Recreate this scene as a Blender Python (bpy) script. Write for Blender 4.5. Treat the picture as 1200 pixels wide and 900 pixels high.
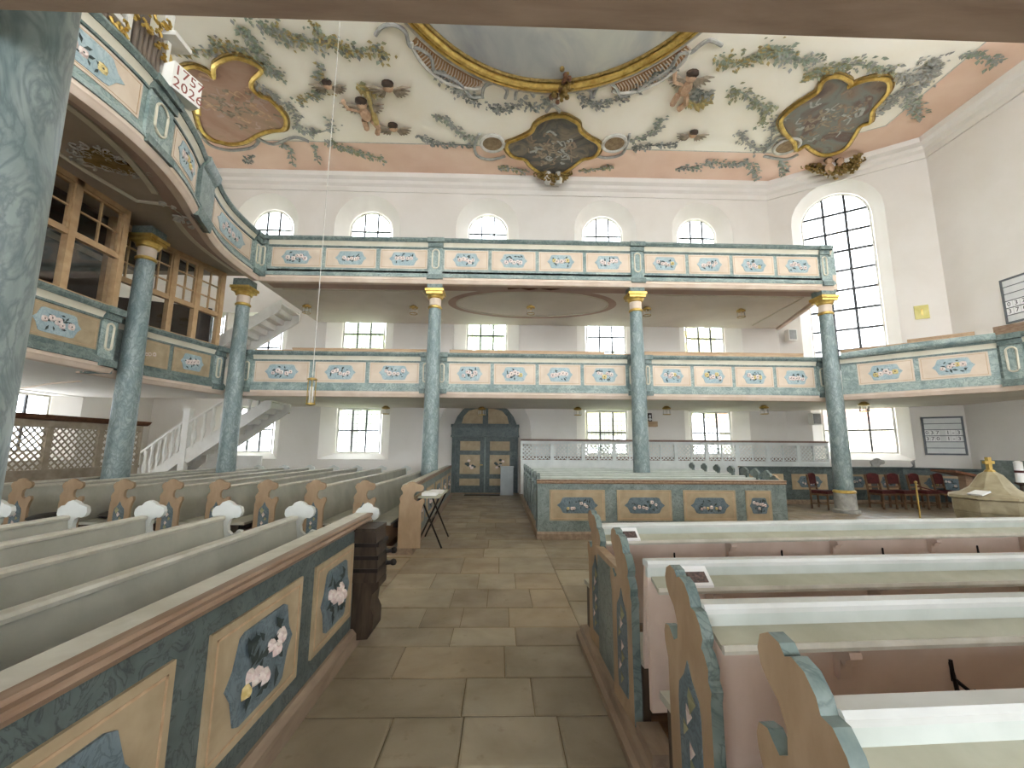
import bpy, bmesh, math, random
from mathutils import Vector, Matrix, noise as mnoise
from mathutils.geometry import delaunay_2d_cdt

for o in list(bpy.data.objects):
    bpy.data.objects.remove(o)
SC = bpy.context.scene
COL = SC.collection
RND = random.Random(7)

# ------------------------------------------------------------------ camera
FPX = 500.0
def _cam():
    p, y, r = math.radians(8.53), math.radians(1.5), math.radians(0.4)
    fw = Vector((math.sin(y)*math.cos(p), math.cos(y)*math.cos(p), math.sin(p)))
    rt = Vector((math.cos(y), -math.sin(y), 0)); up = rt.cross(fw)
    return rt*math.cos(r)+up*math.sin(r), up*math.cos(r)-rt*math.sin(r), fw
CR, CU, CF = _cam()
CO = Vector((0, 0, 1.6))
cd = bpy.data.cameras.new('camera'); cd.sensor_width = 36; cd.lens = FPX/1200*36
cd.clip_start = 0.05; cd.clip_end = 300
cam = bpy.data.objects.new('camera', cd); COL.objects.link(cam)
cam.matrix_world = Matrix(((CR.x, CU.x, -CF.x, CO.x), (CR.y, CU.y, -CF.y, CO.y), (CR.z, CU.z, -CF.z, CO.z), (0, 0, 0, 1)))
SC.camera = cam
def ray(x, y): return CF+CR*((x-600)/FPX)+CU*((450-y)/FPX)
def onz(x, y, z): d = ray(x, y); return CO+d*((z-CO.z)/d.z)      # pixel -> point on a level plane
def ony(x, y, Y): d = ray(x, y); return CO+d*(Y/d.y)             # pixel -> point on a plane facing us
def onx(x, y, X): d = ray(x, y); return CO+d*(X/d.x)

# ------------------------------------------------------------------ sky, daylight, exposure
w = bpy.data.worlds.new('sky'); SC.world = w; w.use_nodes = True
bg = w.node_tree.nodes['Background']; bg.inputs[0].default_value = (0.87, 0.93, 1.0, 1); bg.inputs[1].default_value = 1.0
SC.view_settings.view_transform = 'Standard'; SC.view_settings.look = 'None'
SC.view_settings.gamma = 1; SC.view_settings.use_curve_mapping = False
SC.view_settings.exposure = 3.62

# ------------------------------------------------------------------ materials
def lin(h):
    if isinstance(h, str):
        h = [int(h[i:i+2], 16)/255 for i in (0, 2, 4)]
    return tuple(c/12.92 if c <= .04045 else ((c+.055)/1.055)**2.4 for c in h)+(1,)
def newmat(name):
    m = bpy.data.materials.new(name); m.use_nodes = True
    nt = m.node_tree
    return m, nt, nt.nodes['Principled BSDF']
def coords(nt, sc):
    tc = nt.nodes.new('ShaderNodeTexCoord'); mp = nt.nodes.new('ShaderNodeMapping')
    mp.inputs['Scale'].default_value = sc if isinstance(sc, tuple) else (sc,)*3
    nt.links.new(tc.outputs['Object'], mp.inputs[0]); return mp.outputs[0]
def noise(nt, vec, scale, detail=4, dist=0., rough=.55):
    n = nt.nodes.new('ShaderNodeTexNoise'); n.inputs['Scale'].default_value = scale
    n.inputs['Detail'].default_value = detail; n.inputs['Distortion'].default_value = dist; n.inputs['Roughness'].default_value = rough
    nt.links.new(vec, n.inputs['Vector']); return n.outputs['Fac']
def ramp(nt, fac, stops):
    r = nt.nodes.new('ShaderNodeValToRGB'); e = r.color_ramp.elements
    while len(e) < len(stops): e.new(.5)
    for i, (p, c) in enumerate(stops):
        e[i].position = p; e[i].color = lin(c) if isinstance(c, str) else (c, c, c, 1)
    nt.links.new(fac, r.inputs[0]); return r.outputs[0]
def mix(nt, fac, a, b, mode='MIX'):
    n = nt.nodes.new('ShaderNodeMix'); n.data_type = 'RGBA'; n.blend_type = mode
    if hasattr(fac, 'is_linked'): nt.links.new(fac, n.inputs[0])
    else: n.inputs[0].default_value = fac
    for s, k in ((a, 6), (b, 7)):
        if hasattr(s, 'is_linked'): nt.links.new(s, n.inputs[k])
        else: n.inputs[k].default_value = lin(s)
    return n.outputs[2]
def bump(nt, bs, h, st=.2, d=.01):
    b = nt.nodes.new('ShaderNodeBump'); b.inputs['Strength'].default_value = st; b.inputs['Distance'].default_value = d
    nt.links.new(h, b.inputs['Height']); nt.links.new(b.outputs[0], bs.inputs['Normal'])
M = {}
def paint(name, c, c2=None, rough=.6, scale=3., grain=None, bs_=0.0, metal=0., spec=.3):
    m, nt, bs = newmat(name); v = coords(nt, grain or 1.0)
    f = noise(nt, v, scale, 5, .3)
    a = lin(c); c2 = c2 or [max(0, x*.86) for x in [int(c[i:i+2], 16)/255 for i in (0, 2, 4)]]
    r = nt.nodes.new('ShaderNodeValToRGB'); r.color_ramp.elements[0].position = .35; r.color_ramp.elements[1].position = .68
    r.color_ramp.elements[0].color = lin(c2); r.color_ramp.elements[1].color = a
    nt.links.new(f, r.inputs[0]); nt.links.new(r.outputs[0], bs.inputs['Base Color'])
    bs.inputs['Roughness'].default_value = rough; bs.inputs['Metallic'].default_value = metal
    bs.inputs['Specular IOR Level'].default_value = spec
    if bs_: bump(nt, bs, noise(nt, v, scale*12, 3), bs_, .004)
    M[name] = m; return m
def marble(name, c1, c2, vein, scale=2.5, rough=.4, vw=.06, grain=(1, 1, 1)):
    m, nt, bs = newmat(name); v = coords(nt, grain)
    base = ramp(nt, noise(nt, v, scale, 6, 1.2), [(.3, c1), (.7, c2)])
    f2 = noise(nt, v, scale*1.7, 4, 2.2)
    mt = nt.nodes.new('ShaderNodeMath'); mt.operation = 'SUBTRACT'; mt.inputs[1].default_value = .5; nt.links.new(f2, mt.inputs[0])
    ab = nt.nodes.new('ShaderNodeMath'); ab.operation = 'ABSOLUTE'; nt.links.new(mt.outputs[0], ab.inputs[0])
    vf = ramp(nt, ab.outputs[0], [(0., 0.6), (vw, 0.0)])
    nt.links.new(mix(nt, vf, base, vein), bs.inputs['Base Color'])
    bs.inputs['Roughness'].default_value = rough; bs.inputs['Specular IOR Level'].default_value = .35
    M[name] = m; return m
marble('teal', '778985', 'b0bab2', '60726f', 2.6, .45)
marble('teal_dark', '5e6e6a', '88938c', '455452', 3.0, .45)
marble('teal_column', '718280', 'a2aca8', '58686a', 3.4, .35, .09, (1, 1, .5))
marble('slate', '48524f', '656f6c', '222a2b', 4.2, .45, .04)
marble('slate_mid', '67736f', '89938e', '48544f', 4.0, .45, .04)
marble('field_blue', '93a5a9', 'b0bebe', '82959b', 3.0, .5)
marble('field_slate', '5c6b71', '77858a', '465258', 5.0, .5)
paint('panel_cream', 'dac9b5', 'ccb8a2', .6, 2.0)
paint('panel_ochre', 'b5a284', 'a18e70', .55, 5.0)
paint('pinkband', 'e4d0bd', 'd6bfa9', .6, 2.0)
paint('creamband', 'ddd6c2', 'cfc7b2', .6, 2.0)
paint('plaster', 'e6e0d8', 'dfd8ce', .85, .7)
paint('plaster_soffit', 'e6dfd2', 'dad2c4', .85, .8)
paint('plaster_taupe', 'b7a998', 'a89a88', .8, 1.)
paint('soffit_pink', 'c0a595', 'b19686', .8, 1.)
paint('beam_brown', 'a58f7a', '8d7763', .7, 2.2, (1, 6, 6), .15)
paint('ceiling_white', 'fdf7ea', 'f8efdd', .9, .5)
paint('ceiling_pink', 'eed0bb', 'e6c3ac', .9, .8)
paint('gold', 'dfc272', 'b4924a', .35, 6., None, .1, .7)
paint('gold_dull', 'a58a55', '75602f', .5, 8., None, .1, .5)
paint('stucco', 'd8d3c8', 'b8b3aa', .85, 5.)
paint('stucco_grey', 'b5b2aa', '92908a', .85, 6.)
paint('pew_grey', 'b9b7a9', 'a8a698', .5, 3., (1, 1, 1), .08)
paint('pew_rim', 'd8d4c6', 'c2bdac', .45, 6.)
paint('pew_mint', 'cacfc7', 'bcc2b9', .42, 4.)
paint('pew_shelf', 'b9b8a4', 'aaa893', .45, 5., None, .1)
paint('pew_pink', 'e2cebf', 'd6bfae', .6, 3.)
paint('pew_white', 'd4d5cf', 'c7c8c1', .5, 4.)
paint('wood_end', 'b39a7d', '9d8366', .5, 6., (1, 1, .4), .1)
paint('wood_rail', 'a38a74', '8b705a', .45, 5., (5, .6, 5), .15)
paint('wood_plinth', '9a8672', '816e5c', .55, 4., (3, .6, 3), .15)
paint('wood_floor', '8a6238', '6b4826', .5, 4., (.6, 5, 3), .15)
paint('wood_dark', '4d4034', '352a20', .45, 6., (4, 4, .6), .2)
paint('wood_tan', 'c5a888', 'b49473', .6, 4., (.7, 5, 5))
paint('wood_window', 'c6a67f', 'b08f68', .5, 5.)
paint('wood_lattice', 'a89a86', '93846f', .6, 6.)
paint('wood_brown', '77513a', '5b3a28', .5, 6., (4, 4, .7), .1)
paint('white_paint', 'ece9e2', 'e0dcd3', .5, 3.)
paint('stall_white', 'dfe0da', 'd0d2cc', .55, 3.)
paint('stall_brown', '8f7668', '7c6457', .55, 3.)
paint('iron', '4a4a4c', '38383a', .5, 6.)
paint('iron_dark', '35302d', '24201e', .45, 9., None, 0, .6)
paint('rose', 'e8ddd2', 'cdb5ae', .7, 30.)
paint('rose_yellow', 'e0cf9a', 'c4ab6a', .7, 30.)
paint('leaf_dark', '4a5450', '333c39', .7, 20.)
paint('leaf_olive', 'a9a685', '8c8a68', .8, 9.)
paint('leaf_green', 'a3aa98', '8b937f', .8, 9.)
paint('leaf_grey', 'b3b2aa', '9b9a92', .8, 9.)
paint('leaf_ochre', 'c2ae78', 'a38d55', .8, 9.)
paint('leaf_shadow', '85867f', '6c6d68', .8, 9.)  # dark grey leaves of the ceiling garlands
paint('skin', 'cfae90', 'b08c70', .7, 9.)
paint('hair', '4b3a2e', '33271f', .7, 9.)
paint('wing', 'a89a86', '807260', .7, 9.)
paint('red_velvet', '592424', '431b1b', .8, 12.)
paint('chair_wood', '7d6046', '5f4631', .45, 8.)
paint('paper', 'f3f2f0', 'eceae8', .6, 3.)
paint('print_dark', '77605a', '3f3836', .6, 60.)
paint('digit', '9a5f52', '8a5146', .6, 5.)
paint('digit_dark', '4a4a4a', '3c3c3c', .6, 5.)
paint('board_bg', 'e0e0dc', 'd6d7d4', .6, 5.)
paint('board_frame', '6d7072', '5d6062', .5, 5.)
paint('font_stone', 'b5a98c', '958a6e', .6, 6., None, .2)
paint('yellow_plate', 'd9cf86', 'c4b863', .4, 4.)
paint('speaker', '9b9b98', '858582', .6, 5.)
paint('brass', 'c2a561', '8f743a', .3, 6., None, 0, .9)
paint('organ_pipe', '8d7f73', '766a60', .4, 3., None, 0, .3)
paint('grey_box', 'aeb3b3', 'a0a5a5', .5, 3.)
paint('cushion', '55534e', '413f3b', .9, 10.)
paint('trellis', 'b58f68', '9c7650', .7, 6.)
paint('trellis_dark', 'a18a6c', '846e53', .8, 8.)
paint('grass', '6f8248', '55683a', .9, 2.)
paint('foliage', '9aa955', '6d8340', .9, 3.)
paint('foliage_yellow', 'c3b45e', '99924a', .9, 3.)
paint('bark', '6b5a4a', '54463a', .9, 5.)
paint('house_wall', 'd9c8b0', 'c9b79d', .9, 1.)
paint('roof_tile', 'b0674a', '8f4d36', .8, 3.)
paint('mortar', '8a7a5e', '77684f', .9, 4.)
paint('dark_panel', '4a4038', '392f28', .7, 3.)  # dark tone standing in for shade inside the glazed gallery
# stone slabs: a few shades
for i, (a, b) in enumerate((('a69a84', '877b66'), ('9f927c', '7d715c'), ('aea28c', '90846e'), ('9b8d77', '776a56'), ('a8977d', '897961'))):
    m, nt, bs = newmat('stone%d' % i); v = coords(nt, 1.)
    c = ramp(nt, noise(nt, v, 1.6, 6, .6), [(.3, b), (.7, a)])
    c = mix(nt, ramp(nt, noise(nt, v, 9, 3), [(.62, 0.), (.72, .45)]), c, '75654a')
    nt.links.new(c, bs.inputs['Base Color'])
    nt.links.new(ramp(nt, noise(nt, v, 3, 4), [(.3, .32), (.7, .55)]), bs.inputs['Roughness'])
    bump(nt, bs, noise(nt, v, 30, 4), .12, .004); M['stone%d' % i] = m
def fresco(name, stops, scale=.8, dist=1.5):
    m, nt, bs = newmat(name); v = coords(nt, 1.)
    nt.links.new(ramp(nt, noise(nt, v, scale, 5, dist), stops), bs.inputs['Base Color']); bs.inputs['Roughness'].default_value = .9
    M[name] = m
fresco('fresco_sky', [(.3, '98999a'), (.5, 'b3b3ad'), (.62, 'c6c4b6'), (.75, 'a5a9ac')], .35)
fresco('fresco_red', [(.28, '7d6050'), (.42, 'a98570'), (.55, 'b59580'), (.66, 'a58c74'), (.76, '846a5a')], .7)
fresco('fresco_dark', [(.28, '45423f'), (.42, '6f6a60'), (.52, '5a5955'), (.62, '857867'), (.75, '55606a')], .9)
fresco('fresco_brown', [(.28, '5b4a44'), (.42, '857566'), (.55, '7d8078'), (.66, '6d5850'), (.76, '9a8b7a')], .8)
# glass
m, nt, bs = newmat('pane_glass'); nt.nodes.remove(bs); out = nt.nodes['Material Output']
tr = nt.nodes.new('ShaderNodeBsdfTransparent'); tr.inputs[0].default_value = (.96, .97, .97, 1)
tl = nt.nodes.new('ShaderNodeBsdfTranslucent'); tl.inputs[0].default_value = (.95, .95, .93, 1)
gl = nt.nodes.new('ShaderNodeBsdfGlossy'); gl.inputs['Roughness'].default_value = .08
a = nt.nodes.new('ShaderNodeMixShader'); a.inputs[0].default_value = .35
b = nt.nodes.new('ShaderNodeMixShader'); b.inputs[0].default_value = .04
nt.links.new(tr.outputs[0], a.inputs[1]); nt.links.new(tl.outputs[0], a.inputs[2])
nt.links.new(a.outputs[0], b.inputs[1]); nt.links.new(gl.outputs[0], b.inputs[2]); nt.links.new(b.outputs[0], out.inputs[0])
M['pane_glass'] = m
m, nt, bs = newmat('clear_glass'); nt.nodes.remove(bs); out = nt.nodes['Material Output']
tr = nt.nodes.new('ShaderNodeBsdfTransparent'); gl = nt.nodes.new('ShaderNodeBsdfGlossy'); gl.inputs['Roughness'].default_value = .03
b = nt.nodes.new('ShaderNodeMixShader'); b.inputs[0].default_value = .1
nt.links.new(tr.outputs[0], b.inputs[1]); nt.links.new(gl.outputs[0], b.inputs[2]); nt.links.new(b.outputs[0], out.inputs[0])
M['clear_glass'] = m

# ------------------------------------------------------------------ mesh helpers
class MB:
    def __init__(s, T=None): s.v = []; s.f = []; s.m = []; s.T = T
    def add(s, vs, fs, m=0):
        n = len(s.v)
        s.v += [s.T(*p) if s.T else p for p in vs]
        s.f += [tuple(i+n for i in f) for f in fs]; s.m += [m]*len(fs) if isinstance(m, int) else list(m)
        return s
    def box(s, x0, x1, y0, y1, z0, z1, m=0, nx=1):
        vs = []; fs = []
        for i in range(nx+1):
            x = x0+(x1-x0)*i/nx; vs += [(x, y0, z0), (x, y1, z0), (x, y1, z1), (x, y0, z1)]
        for i in range(nx):
            a = 4*i
            for k in range(4): fs.append((a+k, a+(k+1) % 4, a+4+(k+1) % 4, a+4+k))
        fs += [(3, 2, 1, 0), tuple(4*nx+k for k in range(4))]
        return s.add(vs, fs, m)
    def prism(s, poly, fn, o0, o1, m=0, side=None, cap0=True):
        n = len(poly); vs = [fn(a, b, o0) for a, b in poly]+[fn(a, b, o1) for a, b in poly]
        fs = [(i, (i+1) % n, n+(i+1) % n, n+i) for i in range(n)]; ms = [m if side is None else side]*n
        fs.append(tuple(range(n, 2*n))); ms.append(m)
        if cap0: fs.append(tuple(range(n-1, -1, -1))); ms.append(m)
        return s.add(vs, fs, ms)
    def lathe(s, c, prof, n=16, m=0, ms=None):
        vs = []; fs = []; mm = []
        for r, z in prof:
            for k in range(n):
                t = 2*math.pi*(k+.5)/n; vs.append((c[0]+r*math.cos(t), c[1]+r*math.sin(t), c[2]+z))
        for i in range(len(prof)-1):
            for k in range(n):
                fs.append((i*n+k, i*n+(k+1) % n, (i+1)*n+(k+1) % n, (i+1)*n+k)); mm.append(ms[i] if ms else m)
        fs.append(tuple(range(n-1, -1, -1))); mm.append(ms[0] if ms else m)
        fs.append(tuple((len(prof)-1)*n+k for k in range(n))); mm.append(ms[-1] if ms else m)
        return s.add(vs, fs, mm)
    def tube(s, pts, r, n=6, m=0, closed=False):
        pts = [Vector(p) for p in pts]; L = len(pts); vs = []; fs = []; prev = None
        for i, p in enumerate(pts):
            t = (pts[(i+1) % L]-pts[i-1]) if closed else (pts[min(i+1, L-1)]-pts[max(i-1, 0)])
            t = t.normalized() if t.length > 1e-9 else Vector((0, 0, 1))
            ref = Vector((0, 0, 1)) if abs(t.z) < .95 else Vector((1, 0, 0))
            a = t.cross(ref).normalized(); b = t.cross(a); rr = r[i] if isinstance(r, (list, tuple)) else r
            for k in range(n):
                q = 2*math.pi*(k+.5)/n; vs.append(tuple(p+a*math.cos(q)*rr+b*math.sin(q)*rr))
        R_ = L if closed else L-1
        for i in range(R_):
            j = (i+1) % L
            for k in range(n): fs.append((i*n+k, i*n+(k+1) % n, j*n+(k+1) % n, j*n+k))
        if not closed: fs += [tuple(range(n-1, -1, -1)), tuple((L-1)*n+k for k in range(n))]
        return s.add(vs, fs, m)
    def ball(s, c, r, n=8, m=0):
        r = r if isinstance(r, (tuple, list)) else (r, r, r); vs = [(c[0], c[1], c[2]-r[2])]; k2 = max(3, n//2)
        for i in range(1, k2):
            a = -math.pi/2+math.pi*i/k2
            for k in range(n):
                t = 2*math.pi*k/n; vs.append((c[0]+r[0]*math.cos(a)*math.cos(t), c[1]+r[1]*math.cos(a)*math.sin(t), c[2]+r[2]*math.sin(a)))
        vs.append((c[0], c[1], c[2]+r[2])); fs = []; T = len(vs)-1
        for k in range(n): fs.append((0, 1+(k+1) % n, 1+k)); fs.append((T, T-n+k, T-n+(k+1) % n))
        for i in range(k2-2):
            for k in range(n): a = 1+i*n; fs.append((a+k, a+(k+1) % n, a+n+(k+1) % n, a+n+k))
        return s.add(vs, fs, m)
def mesh(name, mb, mats, org=(0, 0, 0), smooth=True):
    me = bpy.data.meshes.new(name); ox, oy, oz = org
    me.from_pydata([(p[0]-ox, p[1]-oy, p[2]-oz) for p in mb.v], [], mb.f)
    for k in (mats if isinstance(mats, (list, tuple)) else [mats]): me.materials.append(M[k])
    me.polygons.foreach_set('material_index', mb.m)
    bm = bmesh.new(); bm.from_mesh(me); bmesh.ops.recalc_face_normals(bm, faces=bm.faces); bm.to_mesh(me); bm.free()
    if smooth:
        me.polygons.foreach_set('use_smooth', [True]*len(me.polygons)); me.set_sharp_from_angle(angle=.6)
    return me
ORG = {}
def obj(name, mb, mats, parent=None, smooth=True):
    org = ORG[parent.name] if parent else (0, 0, 0)
    o = bpy.data.objects.new(name, mesh(name, mb, mats, org, smooth)); COL.objects.link(o)
    if parent: o.parent = parent
    ORG[o.name] = org; return o
def tag(o, label, cat, group=None):
    o['label'] = label; o['category'] = cat
    if group: o['group'] = group
    return o
def thing(name, label, cat, loc=(0, 0, 0), group=None):
    o = bpy.data.objects.new(name, None); o.location = loc; o.empty_display_size = .1; COL.objects.link(o)
    ORG[o.name] = tuple(loc); return tag(o, label, cat, group)
def struct(name, mb, mats, parent=None, label=None, smooth=True):
    o = obj(name, mb, mats, parent, smooth); o['kind'] = 'structure'
    if label: o['label'] = label
    return o
def sroot(name, loc, label=None):
    o = bpy.data.objects.new(name, None); o.location = loc; o.empty_display_size = .1; COL.objects.link(o)
    ORG[o.name] = tuple(loc); o['kind'] = 'structure'
    if label: o['label'] = label
    return o
def dup(root, loc, rotz=0, label=None):
    r = root.copy(); COL.objects.link(r); r.location = loc; r.rotation_euler = (0, 0, rotz)
    if label: r['label'] = label
    for ch in list(root.children):
        c = ch.copy(); COL.objects.link(c); c.parent = r
        for g in list(ch.children):
            d = g.copy(); COL.objects.link(d); d.parent = c
    return r
class Path:
    """plan polyline; (s, o, z) -> world, o > 0 to the right of travel"""
    def __init__(s, pts):
        s.p = [Vector(q) for q in pts]; s.c = [0.]
        for a, b in zip(s.p, s.p[1:]): s.c.append(s.c[-1]+(b-a).length)
        s.L = s.c[-1]; sg = [(b-a).normalized() for a, b in zip(s.p, s.p[1:])]; s.n = []
        for i in range(len(s.p)):
            a = sg[max(i-1, 0)]; b = sg[min(i, len(sg)-1)]; na = Vector((a.y, -a.x)); nb = Vector((b.y, -b.x))
            h = (na+nb).normalized(); s.n.append(h/max(.3, h.dot(na)))
    def __call__(s, t, o, z):
        i = 0
        while i < len(s.c)-2 and t > s.c[i+1]: i += 1
        k = (t-s.c[i])/(s.c[i+1]-s.c[i]); p = s.p[i].lerp(s.p[i+1], k)
        n = s.n[i].lerp(s.n[i+1], max(0, min(1, k))); return (p.x+n.x*o, p.y+n.y*o, z)
    def cuts(s, a, b, step=None):
        r = {a, b} | {c for c in s.c if a+1e-4 < c < b-1e-4}
        return sorted(r)
    def proj(s, x, y):
        best = (1e9, 0)
        for i in range(len(s.p)-1):
            d = s.p[i+1]-s.p[i]; k = max(0, min(1, (Vector((x, y))-s.p[i]).dot(d)/d.length_squared)); q = s.p[i]+d*k
            e = (q-Vector((x, y))).length
            if e < best[0]: best = (e, s.c[i]+k*d.length)
        return best[1]
def sweep(mb, path, a, b, prof, m=0):
    cs = path.cuts(a, b); n = len(prof); vs = []; fs = []
    for t in cs: vs += [path(t, o, z) for o, z in prof]
    for i in range(len(cs)-1):
        for k in range(n): fs.append((i*n+k, i*n+(k+1) % n, (i+1)*n+(k+1) % n, (i+1)*n+k))
    fs += [tuple(range(n)), tuple((len(cs)-1)*n+k for k in range(n-1, -1, -1))]
    T = mb.T; mb.T = None; mb.add(vs, fs, m); mb.T = T; return mb
def frame(ox, oy, ang):
    """local x along ang, local y to its right-hand side (towards the viewer for walls walked left to right), z up"""
    c, s_ = math.cos(ang), math.sin(ang)
    return lambda x, y, z: (ox+c*x+s_*y, oy+s_*x-c*y, z)
def text_mesh(name, body, size, mat, T, parent, depth=.004):
    """T maps (x, y, depth) -> world"""
    cu = bpy.data.curves.new('t', 'FONT'); cu.body = body; cu.size = size; cu.align_x = 'CENTER'; cu.align_y = 'CENTER'; cu.resolution_u = 2; cu.extrude = depth/2
    to = bpy.data.objects.new('t', cu); COL.objects.link(to); dg = bpy.context.evaluated_depsgraph_get()
    me0 = bpy.data.meshes.new_from_object(to.evaluated_get(dg)); mb = MB()
    mb.add([T(v.co.x, v.co.y, v.co.z) for v in me0.vertices], [tuple(p.vertices) for p in me0.polygons])
    bpy.data.objects.remove(to); bpy.data.curves.remove(cu); bpy.data.meshes.remove(me0)
    return obj(name, mb, mat, parent, False)
def spline(pts, k=4, closed=False):
    P = [Vector(p) for p in pts]; n = len(P); out = []
    for i in range(n if closed else n-1):
        g = (lambda j: P[j % n]) if closed else (lambda j: P[max(0, min(n-1, j))])
        a, b, c, d = g(i-1), g(i), g(i+1), g(i+2)
        for q in range(k):
            t = q/k; out.append(.5*((2*b)+(c-a)*t+(2*a-5*b+4*c-d)*t*t+(3*b-a-3*c+d)*t**3))
    if not closed: out.append(P[-1])
    return out

# ================================================================== THE SHELL
ZC = 11.75            # ceiling
YN = 15.0             # north wall face
XW, XE = -12.0, 13.9
CH0, CH1 = (10.2, 15.0), (13.9, 12.4)     # chamfered corner
def arcz(u, u0, u1, z1):
    r = (u1-u0)/2; c = (u0+u1)/2; d = max(0, r*r-(u-c)**2); return z1-r+math.sqrt(d)
def outline(u0, u1, z0, z1, arch):
    if not arch: return [(u0, z0), (u1, z0), (u1, z1), (u0, z1)]
    r = (u1-u0)/2; c = (u0+u1)/2; n = 12
    return [(u0, z0), (u1, z0)]+[(c+r*math.cos(math.pi*k/n), z1-r+r*math.sin(math.pi*k/n)) for k in range(n+1)]
def wall(name, p0, p1, z0, z1, ops, label, mat='plaster'):
    d = Vector(p1)-Vector(p0); T = frame(p0[0], p0[1], math.atan2(d.y, d.x)); L = d.length
    pts = [(0, z0), (L, z0), (L, z1), (0, z1)]; ed = [(0, 1), (1, 2), (2, 3), (3, 0)]; rev = MB(T); holes = []
    for op in ops:
        u0, u1, a, b, arch = op['g']; e = op.get('e', .42); eb = op.get('eb', .2); et = op.get('et', .25)
        inner = outline(u0, u1, a, b, arch)
        outer = outline(u0-e, u1+e, a-eb, b+(e if arch else et), arch)
        dp = op.get('d', .5); n = len(inner); k = len(pts)
        holes.append(outer); pts += outer; ed += [(k+i, k+(i+1) % n) for i in range(n)]
        rev.add([(x, 0, z) for x, z in outer]+[(x, -dp, z) for x, z in inner], [(i, (i+1) % n, n+(i+1) % n, n+i) for i in range(n) if not (op.get('floor') and i == 0)])
    r = delaunay_2d_cdt([Vector(p) for p in pts], ed, [], 1, 1e-5)
    def inside(x, y, P):
        c = False
        for (x0, y0), (x1, y1) in zip(P, P[1:]+P[:1]):
            if (y0 > y) != (y1 > y) and x < (x1-x0)*(y-y0)/(y1-y0)+x0: c = not c
        return c
    fs = []
    for f in r[2]:
        cx, cy = sum(r[0][i].x for i in f)/len(f), sum(r[0][i].y for i in f)/len(f)
        if not any(inside(cx, cy, h) for h in holes): fs.append(tuple(f))
    mb = MB(T); mb.add([(p.x, 0, p.y) for p in r[0]], fs)
    mb.v += rev.v; n0 = len(mb.v)-len(rev.v); mb.f += [tuple(i+n0 for i in f) for f in rev.f]; mb.m += rev.m
    return struct(name, mb, mat, label=label), T
WN = [0]
def window(T, g, rows, depth, label, cols=3, bar=.05, barmat='iron', lead=.16):
    u0, u1, z0, z1, arch = g; WN[0] += 1
    c = T((u0+u1)/2, -depth, z0); W = sroot('window_%d' % WN[0], c, label)
    ol = outline(u0, u1, z0, z1, arch); il = outline(u0+.06, u1-.06, z0+.06, z1-.06, arch); n = len(ol)
    fr = MB(T); fr.add([(x, -depth+.04, z) for x, z in ol]+[(x, -depth+.04, z) for x, z in il]+[(x, -depth-.04, z) for x, z in il], [(i, (i+1) % n, n+(i+1) % n, n+i) for i in range(n)]+[(n+i, n+(i+1) % n, 2*n+(i+1) % n, 2*n+i) for i in range(n)])
    obj('window_frame', fr, 'white_paint', W)
    a0, a1, b0, b1 = u0+.05, u1-.05, z0+.05, z1-.05
    cw = (a1-a0)/cols; rh = (b1-b0)/rows; ld = MB(T); y = -depth-.005
    top = (lambda u: arcz(u, a0, a1, b1)) if arch else (lambda u: b1)
    for i in range(1, cols):
        u = a0+cw*i; b = MB(T).box(u-bar/2, u+bar/2, y-.03, y+.03, b0, top(u)); obj('glazing_bar', b, barmat, W)
    for j in range(1, rows):
        z = b0+rh*j; x0, x1 = a0, a1
        if arch and z > b1-(a1-a0)/2:
            r = (a1-a0)/2; h = math.sqrt(max(0, r*r-(z-b1+r)**2)); x0, x1 = (a0+a1)/2-h, (a0+a1)/2+h
        obj('glazing_bar', MB(T).box(x0, x1, y-.025, y+.025, z-bar/2, z+bar/2), barmat, W)
    for i in range(cols):
        for j in range(rows):
            x0, x1 = a0+cw*i, a0+cw*(i+1); q0, q1 = b0+rh*j, b0+rh*(j+1)
            us = [x0+(x1-x0)*k/6 for k in range(7)] if arch else [x0, x1]
            tp = [(u, min(q1, top(u))) for u in us]
            if max(t[1] for t in tp) <= q0+.02: continue
            poly = [(x0, q0), (x1, q0)]+[(u, max(z, q0)) for u, z in reversed(tp)]
            obj('pane', MB(T).add([(u, y-.008, z) for u, z in poly], [tuple(range(len(poly)))]), 'pane_glass', W, False)
    nx = max(2, round((a1-a0)/lead)); nz = max(2, round((b1-b0)/lead))
    for i in range(1, nx):
        u = a0+(a1-a0)*i/nx; ld.add([(u-.006, y, b0), (u+.006, y, b0), (u+.006, y, top(u)), (u-.006, y, top(u))], [(0, 1, 2, 3)])
    for j in range(1, nz):
        z = b0+(b1-b0)*j/nz; x0, x1 = a0, a1
        if arch and z > b1-(a1-a0)/2:
            r = (a1-a0)/2; h = math.sqrt(max(0, r*r-(z-b1+r)**2)); x0, x1 = (a0+a1)/2-h, (a0+a1)/2+h
        ld.add([(x0, y, z-.006), (x1, y, z-.006), (x1, y, z+.006), (x0, y, z+.006)], [(0, 1, 2, 3)])
    obj('leading', ld, 'iron', W, False)
    return W

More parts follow.
